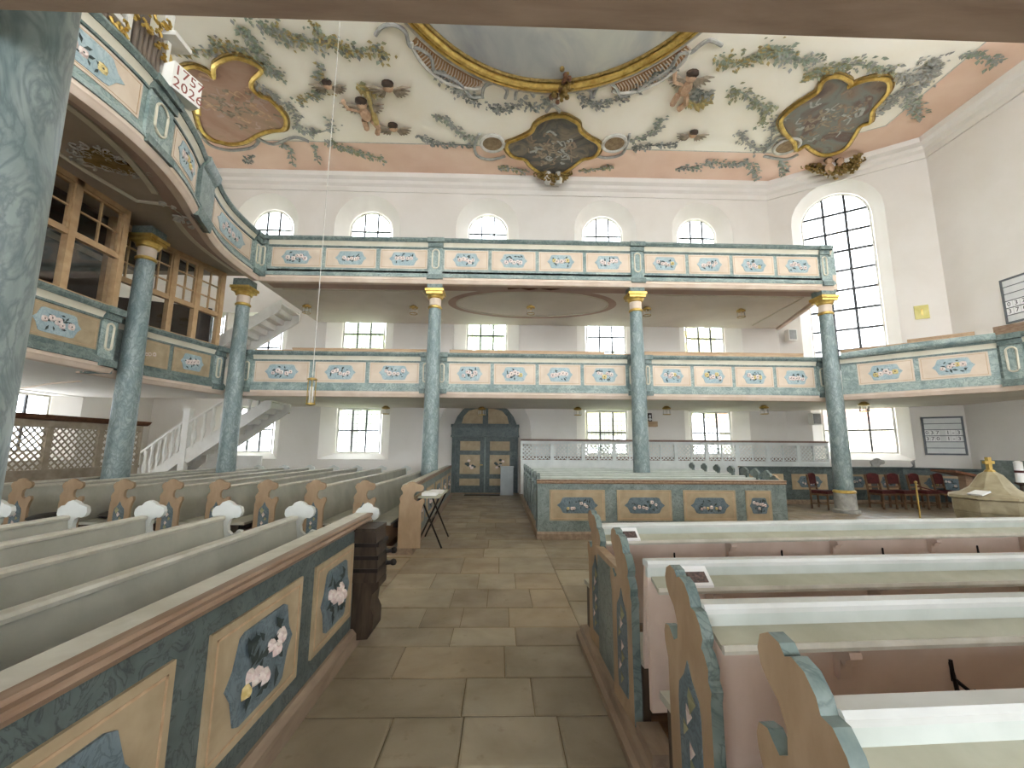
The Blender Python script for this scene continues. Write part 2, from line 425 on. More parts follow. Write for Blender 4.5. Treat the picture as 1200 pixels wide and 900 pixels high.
# ---- floor and its slabs
fl = struct('floor', MB().box(XW, XE+.5, -4, 16.2, -.2, -.012), 'mortar', label='worn sandstone floor')
SL = {}
def slab(x0, x1, y0, y1):
    g = .004; k = RND.choice([0, 0, 1, 1, 2, 3, 3, 4]); b = .012
    mb = MB(); z = RND.uniform(-.002, .002)
    mb.add([(x0+g, y0+g, -.03), (x1-g, y0+g, -.03), (x1-g, y1-g, -.03), (x0+g, y1-g, -.03),
            (x0+g, y0+g, z-.004), (x1-g, y0+g, z-.004), (x1-g, y1-g, z-.004), (x0+g, y1-g, z-.004),
            (x0+g+b, y0+g+b, z), (x1-g-b, y0+g+b, z), (x1-g-b, y1-g-b, z), (x0+g+b, y1-g-b, z)],
           [(i, (i+1) % 4, 4+(i+1) % 4, 4+i) for i in range(4)]+[(4+i, 4+(i+1) % 4, 8+(i+1) % 4, 8+i) for i in range(4)]+[(8, 9, 10, 11)])
    obj('slab', mb, 'stone%d' % k, fl, False)
def course(x0, x1, y0, y1, wmin, wmax, first=None):
    xs = [x0]+(first or [])
    while xs[-1] < x1-1e-3:
        n = xs[-1]+RND.uniform(wmin, wmax); xs.append(x1 if n > x1-.3 else n)
    for a, b in zip(xs, xs[1:]): slab(a, b, y0, y1)
ys = [onz(570, p, 0).y for p in (900, 839, 794, 757, 735, 712, 690, 672, 653)]
ys = [.9, 1.6]+ys
nearcuts = [None, None, [-.62, -.2], [-.22, -.12+.35], [-.75, .05], [-.4, .15], [-.72, -.35, .1], [-.5, -.12, .35], [-.8, -.25, .2], [-.5, 0.]]
for i, (a, b) in enumerate(zip(ys, ys[1:])):
    course(-1.3, .74, a, b, .45, .95, nearcuts[i] if i < len(nearcuts) else None)
y = ys[-1]
while y < 15.4:
    n = min(15.5, y+RND.uniform(.5, .72)); course(-1.75, .74, y, n, .5, 1.0); y = n
y = 4.16
while y < 7.8:
    n = min(7.85, y+RND.uniform(.5, .7)); course(.74, 13.8, y, n, .6, 1.1)
    if n < 6.78: course(-8.4, -1.3 if y < ys[-1] else -1.75, y, n, .6, 1.1)
    y = n
y = 7.85
while y < 13.:
    n = min(13.0, y+RND.uniform(.5, .7)); course(6.35, 13.8, y, n, .6, 1.1); y = n

# ---- north wall
UN = lambda x: x-XW
NX_low = [(-9.45, -8.05), (-5.84, -4.27), (3.1, 4.62), (6.95, 8.45)]
NX_mid = [(-11.5, -10.2), (-9.45, -8.05), (-5.85, -4.3), (-1.3, .22), (3.16, 4.67), (6.93, 8.41)]
NX_up = [(-9.5, -8.0), (-5.84, -4.24), (-1.33, .2), (3.12, 4.66), (6.85, 8.35)]
ops = [dict(g=(UN(a), UN(b), 1.38, 2.98, False), et=.0) for a, b in NX_low]
ops += [dict(g=(UN(a), UN(b), 4.55, 6.35, False), et=0.) for a, b in NX_mid]
ops += [dict(g=(UN(a), UN(b), 8.2, 10.58, True)) for a, b in NX_up]
dop = dict(g=(UN(-1.72), UN(.63), 0., 3.3, True), e=.45, eb=0, floor=True)
_, TN = wall('wall_north', (XW, YN), CH0, 0, ZC, ops+[dop], 'white plastered far wall with three tiers of window niches')
pos = ['beside the staircase', 'left of the blue doorway', 'right of the doorway behind the lattice stall', 'between the last two columns behind the lattice stall']
for i, (a, b) in enumerate(NX_low): window(TN, (UN(a), UN(b), 1.38, 2.98, False), 2, .5, 'ground floor window '+pos[i], 3)
for i, (a, b) in enumerate(NX_mid): window(TN, (UN(a), UN(b), 4.55, 6.35, False), 3, .5, 'middle tier window above the lower gallery, number %d from the left' % (i+1), 3, .045)
for i, (a, b) in enumerate(NX_up): window(TN, (UN(a), UN(b), 8.2, 10.58, True), 3, .5, 'round arched top window above the upper gallery, number %d from the left' % (i+1), 3, .05)
# ---- chamfered wall with the tall window
_cd = Vector(CH1)-Vector(CH0); CHL = _cd.length; CHA = math.atan2(_cd.y, _cd.x)
tall = (1.0, 3.05, 4.3, 10.9, True); clow = (1.05, 3.0, 1.5, 3.05, False)
_, TCH = wall('wall_northeast', CH0, CH1, 0, ZC, [dict(g=tall, e=.3, d=.45), dict(g=clow, e=.3, et=.1, d=.45)], 'slanting white wall with the tall arched window')
window(TCH, tall, 9, .45, 'tall round arched window on the slanting wall', 3, .07, 'iron', .14)
window(TCH, clow, 2, .45, 'wide ground floor window behind the right column', 3, .05)
# ---- east and west walls
eops = [dict(g=(5.6, 7.6, 4.6, 10.8, True), e=.3), dict(g=(10.4, 12.4, 4.6, 10.8, True), e=.3)]  # unseen windows added to brighten the ceiling
_, TE = wall('wall_east', CH1, (XE, -3), 0, ZC, eops, 'plain white right wall')
for k, op in enumerate(eops): window(TE, op['g'], 9, .5, ['tall arched window in the right wall beside the altar', 'tall arched window in the right wall above the near gallery'][k])
sops = [dict(g=(1.4+4.6*k, 5.0+4.6*k, .7, 2.85, False), et=0., e=.2) for k in range(5)]+[dict(g=(1.4+4.6*k, 5.0+4.6*k, 4.2, 5.9, False), et=0., e=.2) for k in range(5)]+[dict(g=(1.5+4.6*k, 4.9+4.6*k, 6.6, 11.2, True), e=.2) for k in range(5)]  # unseen windows, sized to bring more daylight under the galleries
_, TS = wall('wall_south', (XE, -3.4), (XW, -3.4), 0, ZC, sops, 'plastered wall behind the camera')
for k, op in enumerate(sops): window(TS, op['g'], 2, .5, 'window %d in the wall behind the camera' % (k+1))
wops = [dict(g=(13.4, 15.1, 1.4, 2.95, False), et=.0), dict(g=(9.4, 11.1, 1.4, 2.95, False), et=.0), dict(g=(3.2, 4.8, 8.2, 10.5, True)), dict(g=(13.2, 14.8, 8.2, 10.5, True))]  # second opening is added, to brighten the lower left
_, TW = wall('wall_west', (XW, -3), (XW, YN), 0, ZC, wops, 'white left wall behind the organ gallery')
for k, op in enumerate(wops): window(TW, op['g'], 2 if k < 2 else 3, .5, ['ground floor window behind the lattice screen', 'ground floor window far left behind the lattice screen', 'arched window left of the organ', 'arched window right of the organ'][k])
# ---- cornice
cp = Path([(XW, YN), CH0, CH1, (XE, -3)])
struct('trim_1', sweep(MB(), cp, 0, cp.L, [(-.02, 11.12), (.05, 11.12), (.07, 11.22), (.07, 11.3), (.16, 11.38), (.18, 11.5), (.3, 11.58), (.33, 11.74), (-.02, 11.74)]), 'plaster', label='stepped white plaster cornice under the ceiling')
# ---- ceiling
ceil = struct('ceiling', MB().prism([(XW, -3.5), (XE, -3.5), CH1, CH0, (XW, YN)], lambda a, b, o: (a, b, ZC+o), 0, .3), 'ceiling_white', label='painted plaster ceiling with frescoes and garlands')
# ---- near gallery overhead (its soffit fills the top of the view)
sg = thing('near_gallery', 'brown underside of the near gallery along the top edge', 'gallery', (0, 1.15, 2.9))
obj('soffit', MB().box(XW+.02, XE-.02, -3.38, 1.15, 2.9, 3.06), 'beam_brown', sg)
obj('front_fascia', MB().box(-7.2, XE-.02, 1.0, 1.15, 3.06, 4.1), 'teal', sg)
obj('impost', MB().box(-2.12, -1.74, 1.13, 1.3, 2.86, 3.02), 'pinkband', sg)
ug = thing('near_upper_gallery', 'upper near gallery slab above the camera', 'gallery', (0, 1.1, 5.95))
obj('soffit', MB().box(XW+.02, XE-.02, -3.38, 1.3, 5.95, 6.2), 'plaster_soffit', ug)

# ---- door
D0 = sroot('door_1', (-.55, 15.5, 0), 'dark blue marbled double door with ochre panels in an arched niche')
YD = 15.46
obj('door_frame', MB().box(-1.72, -1.6, YD-.06, YD+.1, 0, 2.0).box(.51, .63, YD-.06, YD+.1, 0, 2.0), 'slate', D0)
tb = MB().box(-1.74, .65, YD-.12, YD+.1, 2.0, 2.4).box(-1.76, .67, YD-.16, YD+.1, 2.33, 2.43).box(-1.76, .67, YD-.16, YD+.1, 1.98, 2.04)
obj('transom_bar', tb, 'slate', D0)
lu = MB().prism(outline(-1.72, .63, 2.3, 3.3, True), lambda a, b, o: (a, YD+.06-o, b), 0, .06)
L1 = obj('lunette', lu, 'slate', D0)
for s in (-1, 1):
    c = -.545
    poly = [(c+s*.1, 2.46), (c+s*.85, 2.46), (c+s*.78, 2.72), (c+s*.6, 2.92), (c+s*.1, 3.05)]
    obj('panel', MB().prism(poly, lambda a, b, o: (a, YD-.01-o, b), 0, .03), 'panel_ochre', L1)
for s, (x0, x1) in enumerate(((-1.6, -.55), (-.54, .51))):
    lf = obj('door_leaf', MB().box(x0, x1, YD, YD+.07, .03, 1.98), 'slate', D0)
    px0, px1 = x0+.17, x1-.17
    for z0, z1 in ((.28, .52), (.68, 1.35), (1.5, 1.83)):
        obj('panel', MB().box(px0, px1, YD-.025, YD+.01, z0, z1), 'panel_ochre', lf)
    fm = MB(); r = random.Random(s)
    for k in range(10):
        a = r.uniform(0, 6.28); q = r.uniform(.03, .2)
        fm.ball(((px0+px1)/2+math.cos(a)*q, YD-.03, 1.02+math.sin(a)*q*.8), (.06, .012, .045), 6, k % 3 == 0 and 1 or 0)
    obj('flower_bunch', fm, ['leaf_dark', 'rose'], lf)
obj('door_handle', MB().tube([(-.62, YD-.02, 1.0), (-.62, YD-.09, 1.0), (-.74, YD-.09, 1.0)], .015), 'brass', D0)
obj('threshold', MB().box(-1.76, .67, YD-.1, YD+.12, -.01, .035), 'wood_plinth', D0)
obj('cover_strip', MB().box(-.57, -.52, YD-.03, YD+.02, .03, 1.98), 'slate_mid', D0)

# ---- outside: ground, trees, a house, seen through the panes
g = tag(obj('lawn', MB().box(-60, 70, 15.9, 90, -.6, -.5), 'grass'), 'green lawn outside the far windows', 'lawn'); g['kind'] = 'stuff'
def tree(x, y, h, r, mat, label, seed):
    t = thing('tree', label, 'tree', (x, y, -.5)); rr = random.Random(seed)
    obj('trunk', MB().tube([(x, y, -.5), (x+.1, y, h*.4), (x, y+.1, h*.7)], [.25, .2, .1], 8), 'bark', t)
    mb = MB()
    for k in range(420):
        a, b = rr.uniform(0, 6.28), math.acos(rr.uniform(-1, 1)); q = r*rr.uniform(.5, 1.)
        c = Vector((x+q*math.sin(b)*math.cos(a), y+q*math.sin(b)*math.sin(a), h*.66+q*1.05*math.cos(b)))
        u = Vector((rr.uniform(-1, 1), rr.uniform(-1, 1), rr.uniform(-1, 1))).normalized()*.34; v_ = u.cross(Vector((rr.uniform(-1, 1), rr.uniform(-1, 1), .3))).normalized()*.28
        mb.add([tuple(c-u), tuple(c+v_), tuple(c+u), tuple(c-v_)], [(0, 1, 2, 3)])
    f = obj('crown', mb, mat, t, False); f['kind'] = 'stuff'
tree(-7.5, 22, 8, 2.6, 'foliage', 'leafy green tree outside the left windows', 1)
tree(-2.0, 25, 10, 3.0, 'foliage', 'tall green tree outside the middle window', 2)
tree(5.0, 21, 6, 2.3, 'foliage_yellow', 'yellowish tree outside right of the doorway', 3)
tree(10.5, 24, 9, 2.8, 'foliage_yellow', 'yellow green tree outside the right hand windows', 4)
h = thing('house', 'plastered house with tiled roof outside the right windows', 'house', (19, 26, -.5))
obj('wall', MB().box(15, 23, 24, 29, -.5, 3.2), 'house_wall', h)
obj('roof', MB().prism([(23.6, 3.1), (29.4, 3.1), (26.5, 5.6)], lambda a, b, o: (o, a, b), 14.6, 23.4), 'roof_tile', h)

# ================================================================== CEILING DECORATION
def onc(x, y): return onz(x, y, ZC)
def closed(px, k=4): return spline([onc(x, y) for x, y in px], k, True)
def cartouche(name, px, fm, fr=.065, label=None):
    P = closed(px); c = sum(P, Vector())/len(P)
    mb = MB(); n = len(P)
    mb.add([(p.x, p.y, ZC-.05) for p in P]+[(p.x, p.y, ZC+.01) for p in P], [tuple(range(n))]+[(i, (i+1) % n, n+(i+1) % n, n+i) for i in range(n)])
    f = obj(name, mb, fm, ceil, False)
    if label: f['label'] = label
    obj('gilt_frame', MB().tube([(p.x, p.y, ZC-.065) for p in P], fr, 6, 0, True), 'gold', f)
    Q = [(c+(p-c)*1.07) for p in P]
    obj('gilt_rim', MB().tube([(p.x, p.y, ZC-.03) for p in Q], fr*.55, 6, 0, True), 'gold_dull', f)
    return f, P, c
cropL = [(85, 370), (100, 340), (160, 325), (230, 350), (258, 378), (262, 322), (310, 290), (370, 280), (440, 300), (500, 340), (455, 390), (450, 430), (490, 470), (540, 490), (590, 540), (620, 590), (610, 640), (540, 650), (480, 670), (420, 705), (350, 715), (300, 705), (250, 690), (195, 640), (165, 540), (120, 440)]
cropR = [(340, 145), (390, 140), (440, 165), (430, 185), (465, 168), (530, 150), (600, 155), (605, 200), (570, 250), (535, 290), (525, 340), (480, 360), (455, 400), (420, 450), (370, 478), (310, 485), (260, 460), (240, 445), (200, 465), (190, 430), (150, 390), (130, 340), (160, 300), (220, 255), (290, 210), (310, 170)]
cropM = [(495, 515), (440, 530), (395, 560), (370, 600), (300, 635), (250, 655), (245, 690), (280, 730), (340, 745), (370, 780), (430, 820), (480, 830), (530, 820), (580, 790), (640, 745), (700, 730), (730, 690), (720, 655), (670, 625), (630, 590), (620, 555), (580, 530), (545, 515)]
pL = [(190+x/4.286, y/4.286) for x, y in cropL]; pR = [(880+x/3.75, 50+y/3.75) for x, y in cropR]; pM = [(540+x/4.5, 20+y/4.5) for x, y in cropM]
fL, PL, cL = cartouche('fresco', pL, 'fresco_red', .065, 'rosy brown fresco in a curling gilt frame')
fR, PR, cR = cartouche('fresco', pR, 'fresco_brown', .065, 'dark brown fresco in a curling gilt frame')
fM, PM, cM = cartouche('fresco', pM, 'fresco_dark', .06, 'grey fresco of figures in a pointed gilt frame')
# figures of the frescoes as low painted relief lumps
for f, c, mats, n, sx, sy in ((fL, cL, ['skin', 'wing', 'soffit_pink'], 60, 1.1, .9), (fR, cR, ['wood_plinth', 'wing', 'leaf_grey'], 50, .9, .9), (fM, cM, ['leaf_grey', 'wing', 'wood_plinth'], 60, .8, .7)):
    mb = MB(); r = random.Random(3)
    for k in range(n):
        x, y = c.x+r.gauss(0, sx*.45), c.y+r.gauss(0, sy*.5)+.2; a = r.uniform(0, 6.28); q = r.uniform(.08, .2)
        pts = spline([Vector((x, y, ZC-.035)), Vector((x+math.cos(a)*q, y+math.sin(a)*q, ZC-.04)), Vector((x+math.cos(a+1)*q*1.8, y+math.sin(a+1)*q*1.8, ZC-.035))], 3)
        mb.tube([tuple(p) for p in pts], [r.uniform(.02, .055)]*len(pts), 5, r.randrange(len(mats)))
    for i, vv in enumerate(mb.v): mb.v[i] = (vv[0], vv[1], ZC-.052+(vv[2]-ZC+.03)*.12)
    obj('painted_figures', mb, mats, f)
# the great oval
OC = Vector((1.2, 6.1)); OA, OB = 4.2, 4.5
ell = lambda k, t: (OC.x+OA*k*math.cos(t), OC.y+OB*k*math.sin(t))
N = 96
sky = MB(); sky.add([(*ell(1, 2*math.pi*i/N), ZC-.02) for i in range(N)]+[(*ell(1, 2*math.pi*i/N), ZC+.01) for i in range(N)], [tuple(range(N))])
big = obj('oval_fresco', sky, 'fresco_sky', ceil, False); big['label'] = 'grey cloudy sky fresco in a great gilt oval'
obj('gilt_frame', MB().tube([(*ell(1.0, 2*math.pi*i/N), ZC-.08) for i in range(N)], .09, 8, 0, True), 'gold', big)
obj('gilt_frame', MB().tube([(*ell(1.035, 2*math.pi*i/N), ZC-.05) for i in range(N)], .07, 8, 0, True), 'gold', big)
obj('gilt_rim', MB().tube([(*ell(.972, 2*math.pi*i/N), ZC-.04) for i in range(N)], .05, 8, 0, True), 'gold_dull', big)
obj('white_rim', MB().tube([(*ell(1.062, 2*math.pi*i/N), ZC-.03) for i in range(N)], .05, 6, 0, True), 'stucco', big)
for t0, t1 in ((1.72+.26, 2.42), (.72, 1.42-.26)):                 # trellis bands on both sides of the oval
    n = 26; mb = MB(); sl = MB(); ed = []
    for i in range(n+1):
        t = t0+(t1-t0)*i/n; u = i/n; k = 1.09+.085*math.sin(math.pi*min(1, max(0, u)))**.7+.035
        ed.append((*ell(k, t), ZC-.03))
    for i in range(n):
        a, b = t0+(t1-t0)*i/n, t0+(t1-t0)*(i+1)/n
        mb.add([(*ell(1.08, a), ZC-.02), (*ell(1.08, b), ZC-.02), (ed[i+1][0], ed[i+1][1], ZC-.02), (ed[i][0], ed[i][1], ZC-.02)], [(0, 1, 2, 3)])
        p, q = Vector((*ell(1.09, a), ZC-.03)), Vector(ed[i]); mid = (p+q)/2+Vector((.06, 0, 0))
        sl.tube([tuple(x) for x in spline([p, mid, q], 4)], .016, 5)
    tr = obj('trellis_band', mb, 'trellis', big, False); tr['label'] = 'tan trellis band beside the gilt oval'
    obj('trellis_ribs', sl, 'panel_cream', big); obj('stucco_edge', MB().tube(ed, .05, 6), 'stucco', big)
# pink border bands of the ceiling, following the cornice
def offs(o): return Path([(XW, YN-o), (CH0[0]-o*.33, CH0[1]-o), (CH1[0]-o, CH1[1]-o*.33), (XE-o, -3)])
a, b = offs(.2), offs(1.85); pb = MB()
for i in range(3):
    p, q, r_, s_ = a.p[i], a.p[i+1], b.p[i+1], b.p[i]
    pb.add([(p.x, p.y, ZC-.012), (q.x, q.y, ZC-.012), (r_.x, r_.y, ZC-.012), (s_.x, s_.y, ZC-.012)], [(0, 1, 2, 3)])
pk = obj('pink_border', pb, 'ceiling_pink', ceil, False); pk['label'] = 'salmon pink border of the ceiling'
obj('border_line', MB().tube([(p.x, p.y, ZC) for p in b.p], .02, 5), 'stucco', pk)
LM = ['leaf_green', 'leaf_grey', 'leaf_olive', 'leaf_ochre', 'rose', 'stucco_grey', 'leaf_shadow']
def garland(px, width, n, pal, seed, leaf=.16, name='garland'):
    P = spline([onc(x, y) for x, y in px], 6); r = random.Random(seed); mb = MB()
    mb.tube([(p.x, p.y, ZC-.015) for p in P], .018, 4, pal[0])
    for k in range(n):
        t = r.random()*(len(P)-1); i = int(t); p = P[i].lerp(P[i+1], t-i); d = (P[i+1]-P[i]).normalized()
        a = math.atan2(d.y, d.x)+r.choice((-1, 1))*r.uniform(.3, 1.5); l = leaf*r.uniform(.6, 1.4)
        q = Vector((p.x+r.gauss(0, width*.4), p.y+r.gauss(0, width*.4), ZC-.02-r.random()*.03)); u = Vector((math.cos(a), math.sin(a), 0))*l; v_ = Vector((-math.sin(a), math.cos(a), 0))*l*.33
        tip = Vector((0, 0, -l*.2)); m = r.choice(pal)
        mb.add([tuple(q), tuple(q+u*.5+v_), tuple(q+u+tip), tuple(q+u*.5-v_)], [(0, 1, 2, 3)], m)
    o = obj(name, mb, LM, ceil, False); o['kind'] = 'stuff'; return o
gs = [([(205, 62), (225, 58), (250, 58), (262, 52), (285, 58), (305, 75)], .22, 150, [0, 2, 1, 3]),
      ([(277, 30), (292, 40), (303, 60), (316, 82), (330, 88)], .2, 130, [0, 1, 0, 2]),
      ([(318, 28), (335, 42), (355, 47), (378, 52)], .22, 110, [0, 2, 1, 3]),
      ([(300, 24), (318, 35), (338, 45)], .2, 60, [0, 1]),
      ([(365, 28), (385, 45), (400, 54), (420, 60), (440, 55), (450, 66)], .24, 170, [2, 3, 3, 0, 6]),
      ([(350, 120), (365, 112), (378, 105), (376, 80)], .18, 110, [0, 3, 2, 1]),
      ([(335, 120), (345, 130), (352, 150), (368, 155), (388, 150), (386, 140)], .16, 120, [1, 5, 5, 0]),
      ([(385, 165), (400, 172), (425, 180), (448, 185)], .2, 120, [0, 2, 1]),
      ([(330, 168), (340, 175), (343, 192)], .1, 40, [0, 1]), ([(368, 168), (373, 190)], .08, 30, [0, 1]),
      ([(512, 82), (530, 98), (545, 112), (560, 118)], .2, 100, [1, 1, 6, 5]),
      ([(508, 135), (525, 140), (540, 155), (555, 162)], .12, 90, [1, 5, 0]),
      ([(488, 158), (505, 165), (520, 168), (555, 170)], .12, 80, [6, 1, 5]),
      ([(575, 125), (590, 128), (605, 122)], .16, 70, [1, 6, 5]), ([(610, 115), (625, 125), (640, 118), (650, 108)], .16, 80, [1, 6, 5]),
      ([(680, 112), (695, 122), (715, 118), (735, 112)], .18, 90, [1, 6, 5]), ([(740, 108), (755, 98), (770, 88), (785, 80)], .18, 90, [1, 6, 5]),
      ([(735, 165), (755, 160), (770, 150), (775, 138)], .14, 90, [1, 5, 0]), ([(740, 172), (765, 170), (792, 168)], .12, 70, [6, 1, 5]),
      ([(845, 65), (862, 73), (880, 68), (900, 58), (920, 62)], .25, 170, [2, 3, 0, 0]), ([(915, 62), (935, 70), (960, 72)], .25, 90, [0, 1]),
      ([(855, 108), (870, 108), (885, 120), (900, 128), (892, 145)], .22, 150, [0, 2, 2, 1]),
      ([(865, 155), (875, 165), (890, 175), (903, 165), (905, 145), (920, 135)], .18, 140, [5, 1, 5]),
      ([(795, 197), (815, 195), (835, 190), (855, 192), (872, 190)], .2, 150, [1, 0, 6, 1]), ([(880, 190), (887, 208)], .14, 50, [1, 0]), ([(915, 188), (918, 202)], .12, 40, [1, 0]),
      ([(975, 78), (1000, 75), (1025, 78), (1048, 82)], .22, 120, [0, 2, 1]), ([(945, 90), (960, 82), (985, 78)], .2, 90, [3, 2, 0]),
      ([(1052, 85), (1075, 90), (1092, 82), (1088, 70)], .3, 160, [5, 1, 5]), ([(1060, 110), (1068, 122), (1078, 135)], .22, 90, [1, 0]),
      ([(1030, 130), (1045, 118), (1060, 105), (1085, 98)], .25, 140, [5, 5, 1]), ([(1130, 62), (1150, 65), (1168, 72)], .14, 60, [1, 0]),
      ([(585, 195), (600, 197), (618, 200)], .12, 60, [2, 1]), ([(680, 200), (700, 197), (715, 195)], .12, 60, [2, 1]),
      ([(285, 182), (292, 190), (296, 182)], .08, 30, [1, 6]), ([(300, 95), (310, 105), (322, 112), (332, 122)], .1, 50, [1, 5])]
for i, (p, w_, n, pal) in enumerate(gs): garland(p, w_*1.15, int(n*1.15), pal, i+10, .125)
# stucco scrollwork as raised tubes
def scroll(px, r=.05, mat='stucco_grey', par=None): return obj('stucco_scroll', MB().tube([(p.x, p.y, ZC-.03) for p in spline([onc(x, y) for x, y in px], 5)], r, 6), mat, par or ceil)
for px in ([(440, 40), (448, 30), (462, 28), (475, 36), (480, 52), (492, 56), (505, 66), (508, 82)], [(508, 82), (525, 88), (540, 98), (552, 112), (565, 112)], [(565, 112), (568, 100), (582, 96), (594, 104), (592, 114)], [(604, 115), (606, 105), (618, 103), (626, 112)],
           [(676, 108), (682, 102), (692, 106), (692, 114)], [(694, 112), (704, 97), (718, 98), (726, 110)], [(726, 112), (745, 106), (762, 94), (782, 82), (790, 70)], [(788, 76), (796, 62), (810, 60), (820, 52), (832, 46), (846, 52)],
           [(562, 156), (556, 170), (560, 182), (575, 186), (592, 182)], [(738, 156), (734, 170), (728, 180), (712, 184), (700, 182)], [(640, 130), (648, 122), (656, 130)],
           [(895, 178), (905, 168), (912, 160), (928, 160)], [(895, 182), (920, 186), (935, 180)], [(300, 160), (320, 168), (345, 160), (362, 165)], [(232, 150), (245, 168), (268, 175), (295, 172), (305, 162)]):
    scroll(px)
for cx, cy in ((577, 167), (720, 167), (922, 170)):
    c = onc(cx, cy); mb = MB().lathe((c.x, c.y, ZC-.05), [(.36, .05), (.34, 0), (.05, -.01)], 18)
    t = obj('trellis_disc', mb, 'trellis_dark', ceil)
    obj('stucco_ring', MB().tube([(c.x+.38*math.cos(k*.35), c.y+.38*math.sin(k*.35), ZC-.04) for k in range(18)], .06, 6, 0, True), 'stucco', t)
# cherubs
def cherub(px, py, s, label, torso=False, z=None):
    c = onc(px, py); c.z = (z or ZC)-.05*s; mb = MB()
    mb.ball((c.x, c.y, c.z), (.13*s, .13*s, .1*s), 10, 0); mb.ball((c.x, c.y-.07*s, c.z+.02*s), (.15*s, .11*s, .1*s), 10, 1)
    for sx in (-1, 1):
        for q in range(6):
            a = -.35+.27*q; l = (.46-.045*q)*s
            mb.tube([(c.x+sx*.08*s, c.y+.08*s, c.z), (c.x+sx*(.08*s+l*.6*math.cos(a)), c.y+.08*s+l*.6*math.sin(a), c.z-.02), (c.x+sx*(.08*s+l*math.cos(a+.15)), c.y+.08*s+l*math.sin(a+.15), c.z)], [.025*s, .04*s, .012*s], 5, 2)
    if torso:
        mb.ball((c.x, c.y+.3*s, c.z), (.16*s, .25*s, .1*s), 8, 0); mb.tube([(c.x-.1*s, c.y+.2*s, c.z), (c.x-.35*s, c.y+.1*s, c.z-.05), (c.x-.42*s, c.y-.1*s, c.z)], .05*s, 6, 0)
        mb.tube([(c.x+.1*s, c.y+.5*s, c.z), (c.x+.2*s, c.y+.75*s, c.z), (c.x+.1*s, c.y+.95*s, c.z)], .07*s, 6, 0); mb.tube([(c.x-.1*s, c.y+.5*s, c.z), (c.x-.12*s, c.y+.8*s, c.z)], .07*s, 6, 0)
    o = obj('cherub', mb, ['skin', 'hair', 'wing'], ceil); o['label'] = label
for a in ((384, 98, 1.0, 'winged cherub head over a flower garland', False), (424, 120, 1.25, 'winged cherub holding a golden horn', True), (455, 100, 1.2, 'dark haired cherub head left of the oval', False), (461, 148, 1.1, 'small cherub head above the pink border', False),
          (810, 88, 1.2, 'winged cherub right of the oval', True), (812, 156, 1.0, 'small pale cherub head right of the medallion', False)):
    cherub(*a)
a, b = onc(430, 105), onc(441, 142); obj('horn', MB().tube([(a.x, a.y, ZC-.06), (b.x, b.y, ZC-.06)], [.05, .1], 8), 'leaf_ochre', ceil)
garland([(418, 98), (430, 105), (442, 108)], .1, 30, [3, 3, 2], 90, .18)
garland([(805, 118), (818, 122), (830, 116)], .12, 70, [3, 2, 3], 91, .16); garland([(808, 112), (820, 108), (832, 112)], .12, 60, [1, 6], 92, .16)
def onch(px, py, off=.0):
    d = ray(px, py); p0 = Vector((*CH0, 0)); n = Vector((_cd.y, -_cd.x, 0)).normalized(); return CO+d*((p0+n*off-CO).dot(n)/d.dot(n))
for px, w_ in (([(945, 195), (960, 199), (978, 202), (995, 196), (1003, 186)], .2), ([(632, 205), (640, 208), (648, 211), (658, 208), (664, 203)], .14)):
    mb = MB(); r = random.Random(5)
    for p in spline([(onch(x, y, .45) if x > 800 else ony(x, y, 14.5)) for x, y in px], 4):
        for k in range(7):
            q = p+Vector((r.gauss(0, w_*.4), -abs(r.gauss(0, .05)), r.gauss(0, w_*.35))); a = r.uniform(0, 6.28)
            mb.tube([tuple(q+Vector((math.cos(a+t)*.12*(1-t/5), -.03, math.sin(a+t)*.12*(1-t/5)))) for t in (0, 1, 2, 3)], [.03, .04, .03, .012], 5, r.randrange(2))
    gc = obj('gilt_leaf_cluster', mb, ['gold_dull', 'gold_dull'], ceil); gc['kind'] = 'stuff'
    for dx in (-.2, .2):
        q = (onch(978, 190, .5) if px[0][0] > 800 else ony(648, 204, 14.45))+Vector((dx, 0, .05)); hb = MB()
        hb.ball(tuple(q), (.13, .12, .15), 10, 0).ball((q.x, q.y+.02, q.z+.06), (.145, .13, .12), 10, 1).ball((q.x, q.y, q.z-.3), (.16, .12, .2), 10, 0)
        o = obj('cherub', hb, ['skin' if px[0][0] > 800 else 'stucco', 'hair' if px[0][0] > 800 else 'stucco'], ceil); o['label'] = 'gilt winged cherub under the '+('right' if px[0][0] > 800 else 'middle')+' fresco'
c = onc(661, 97); mb = MB(); r = random.Random(9)
for k in range(40): mb.ball((c.x+r.gauss(0, .13), c.y+r.gauss(0, .22), ZC-.1-abs(r.gauss(0, .1))), r.uniform(.04, .1), 6, r.randrange(2))
obj('gilt_leaf_cluster', mb, ['gold_dull', 'wood_brown'], ceil)

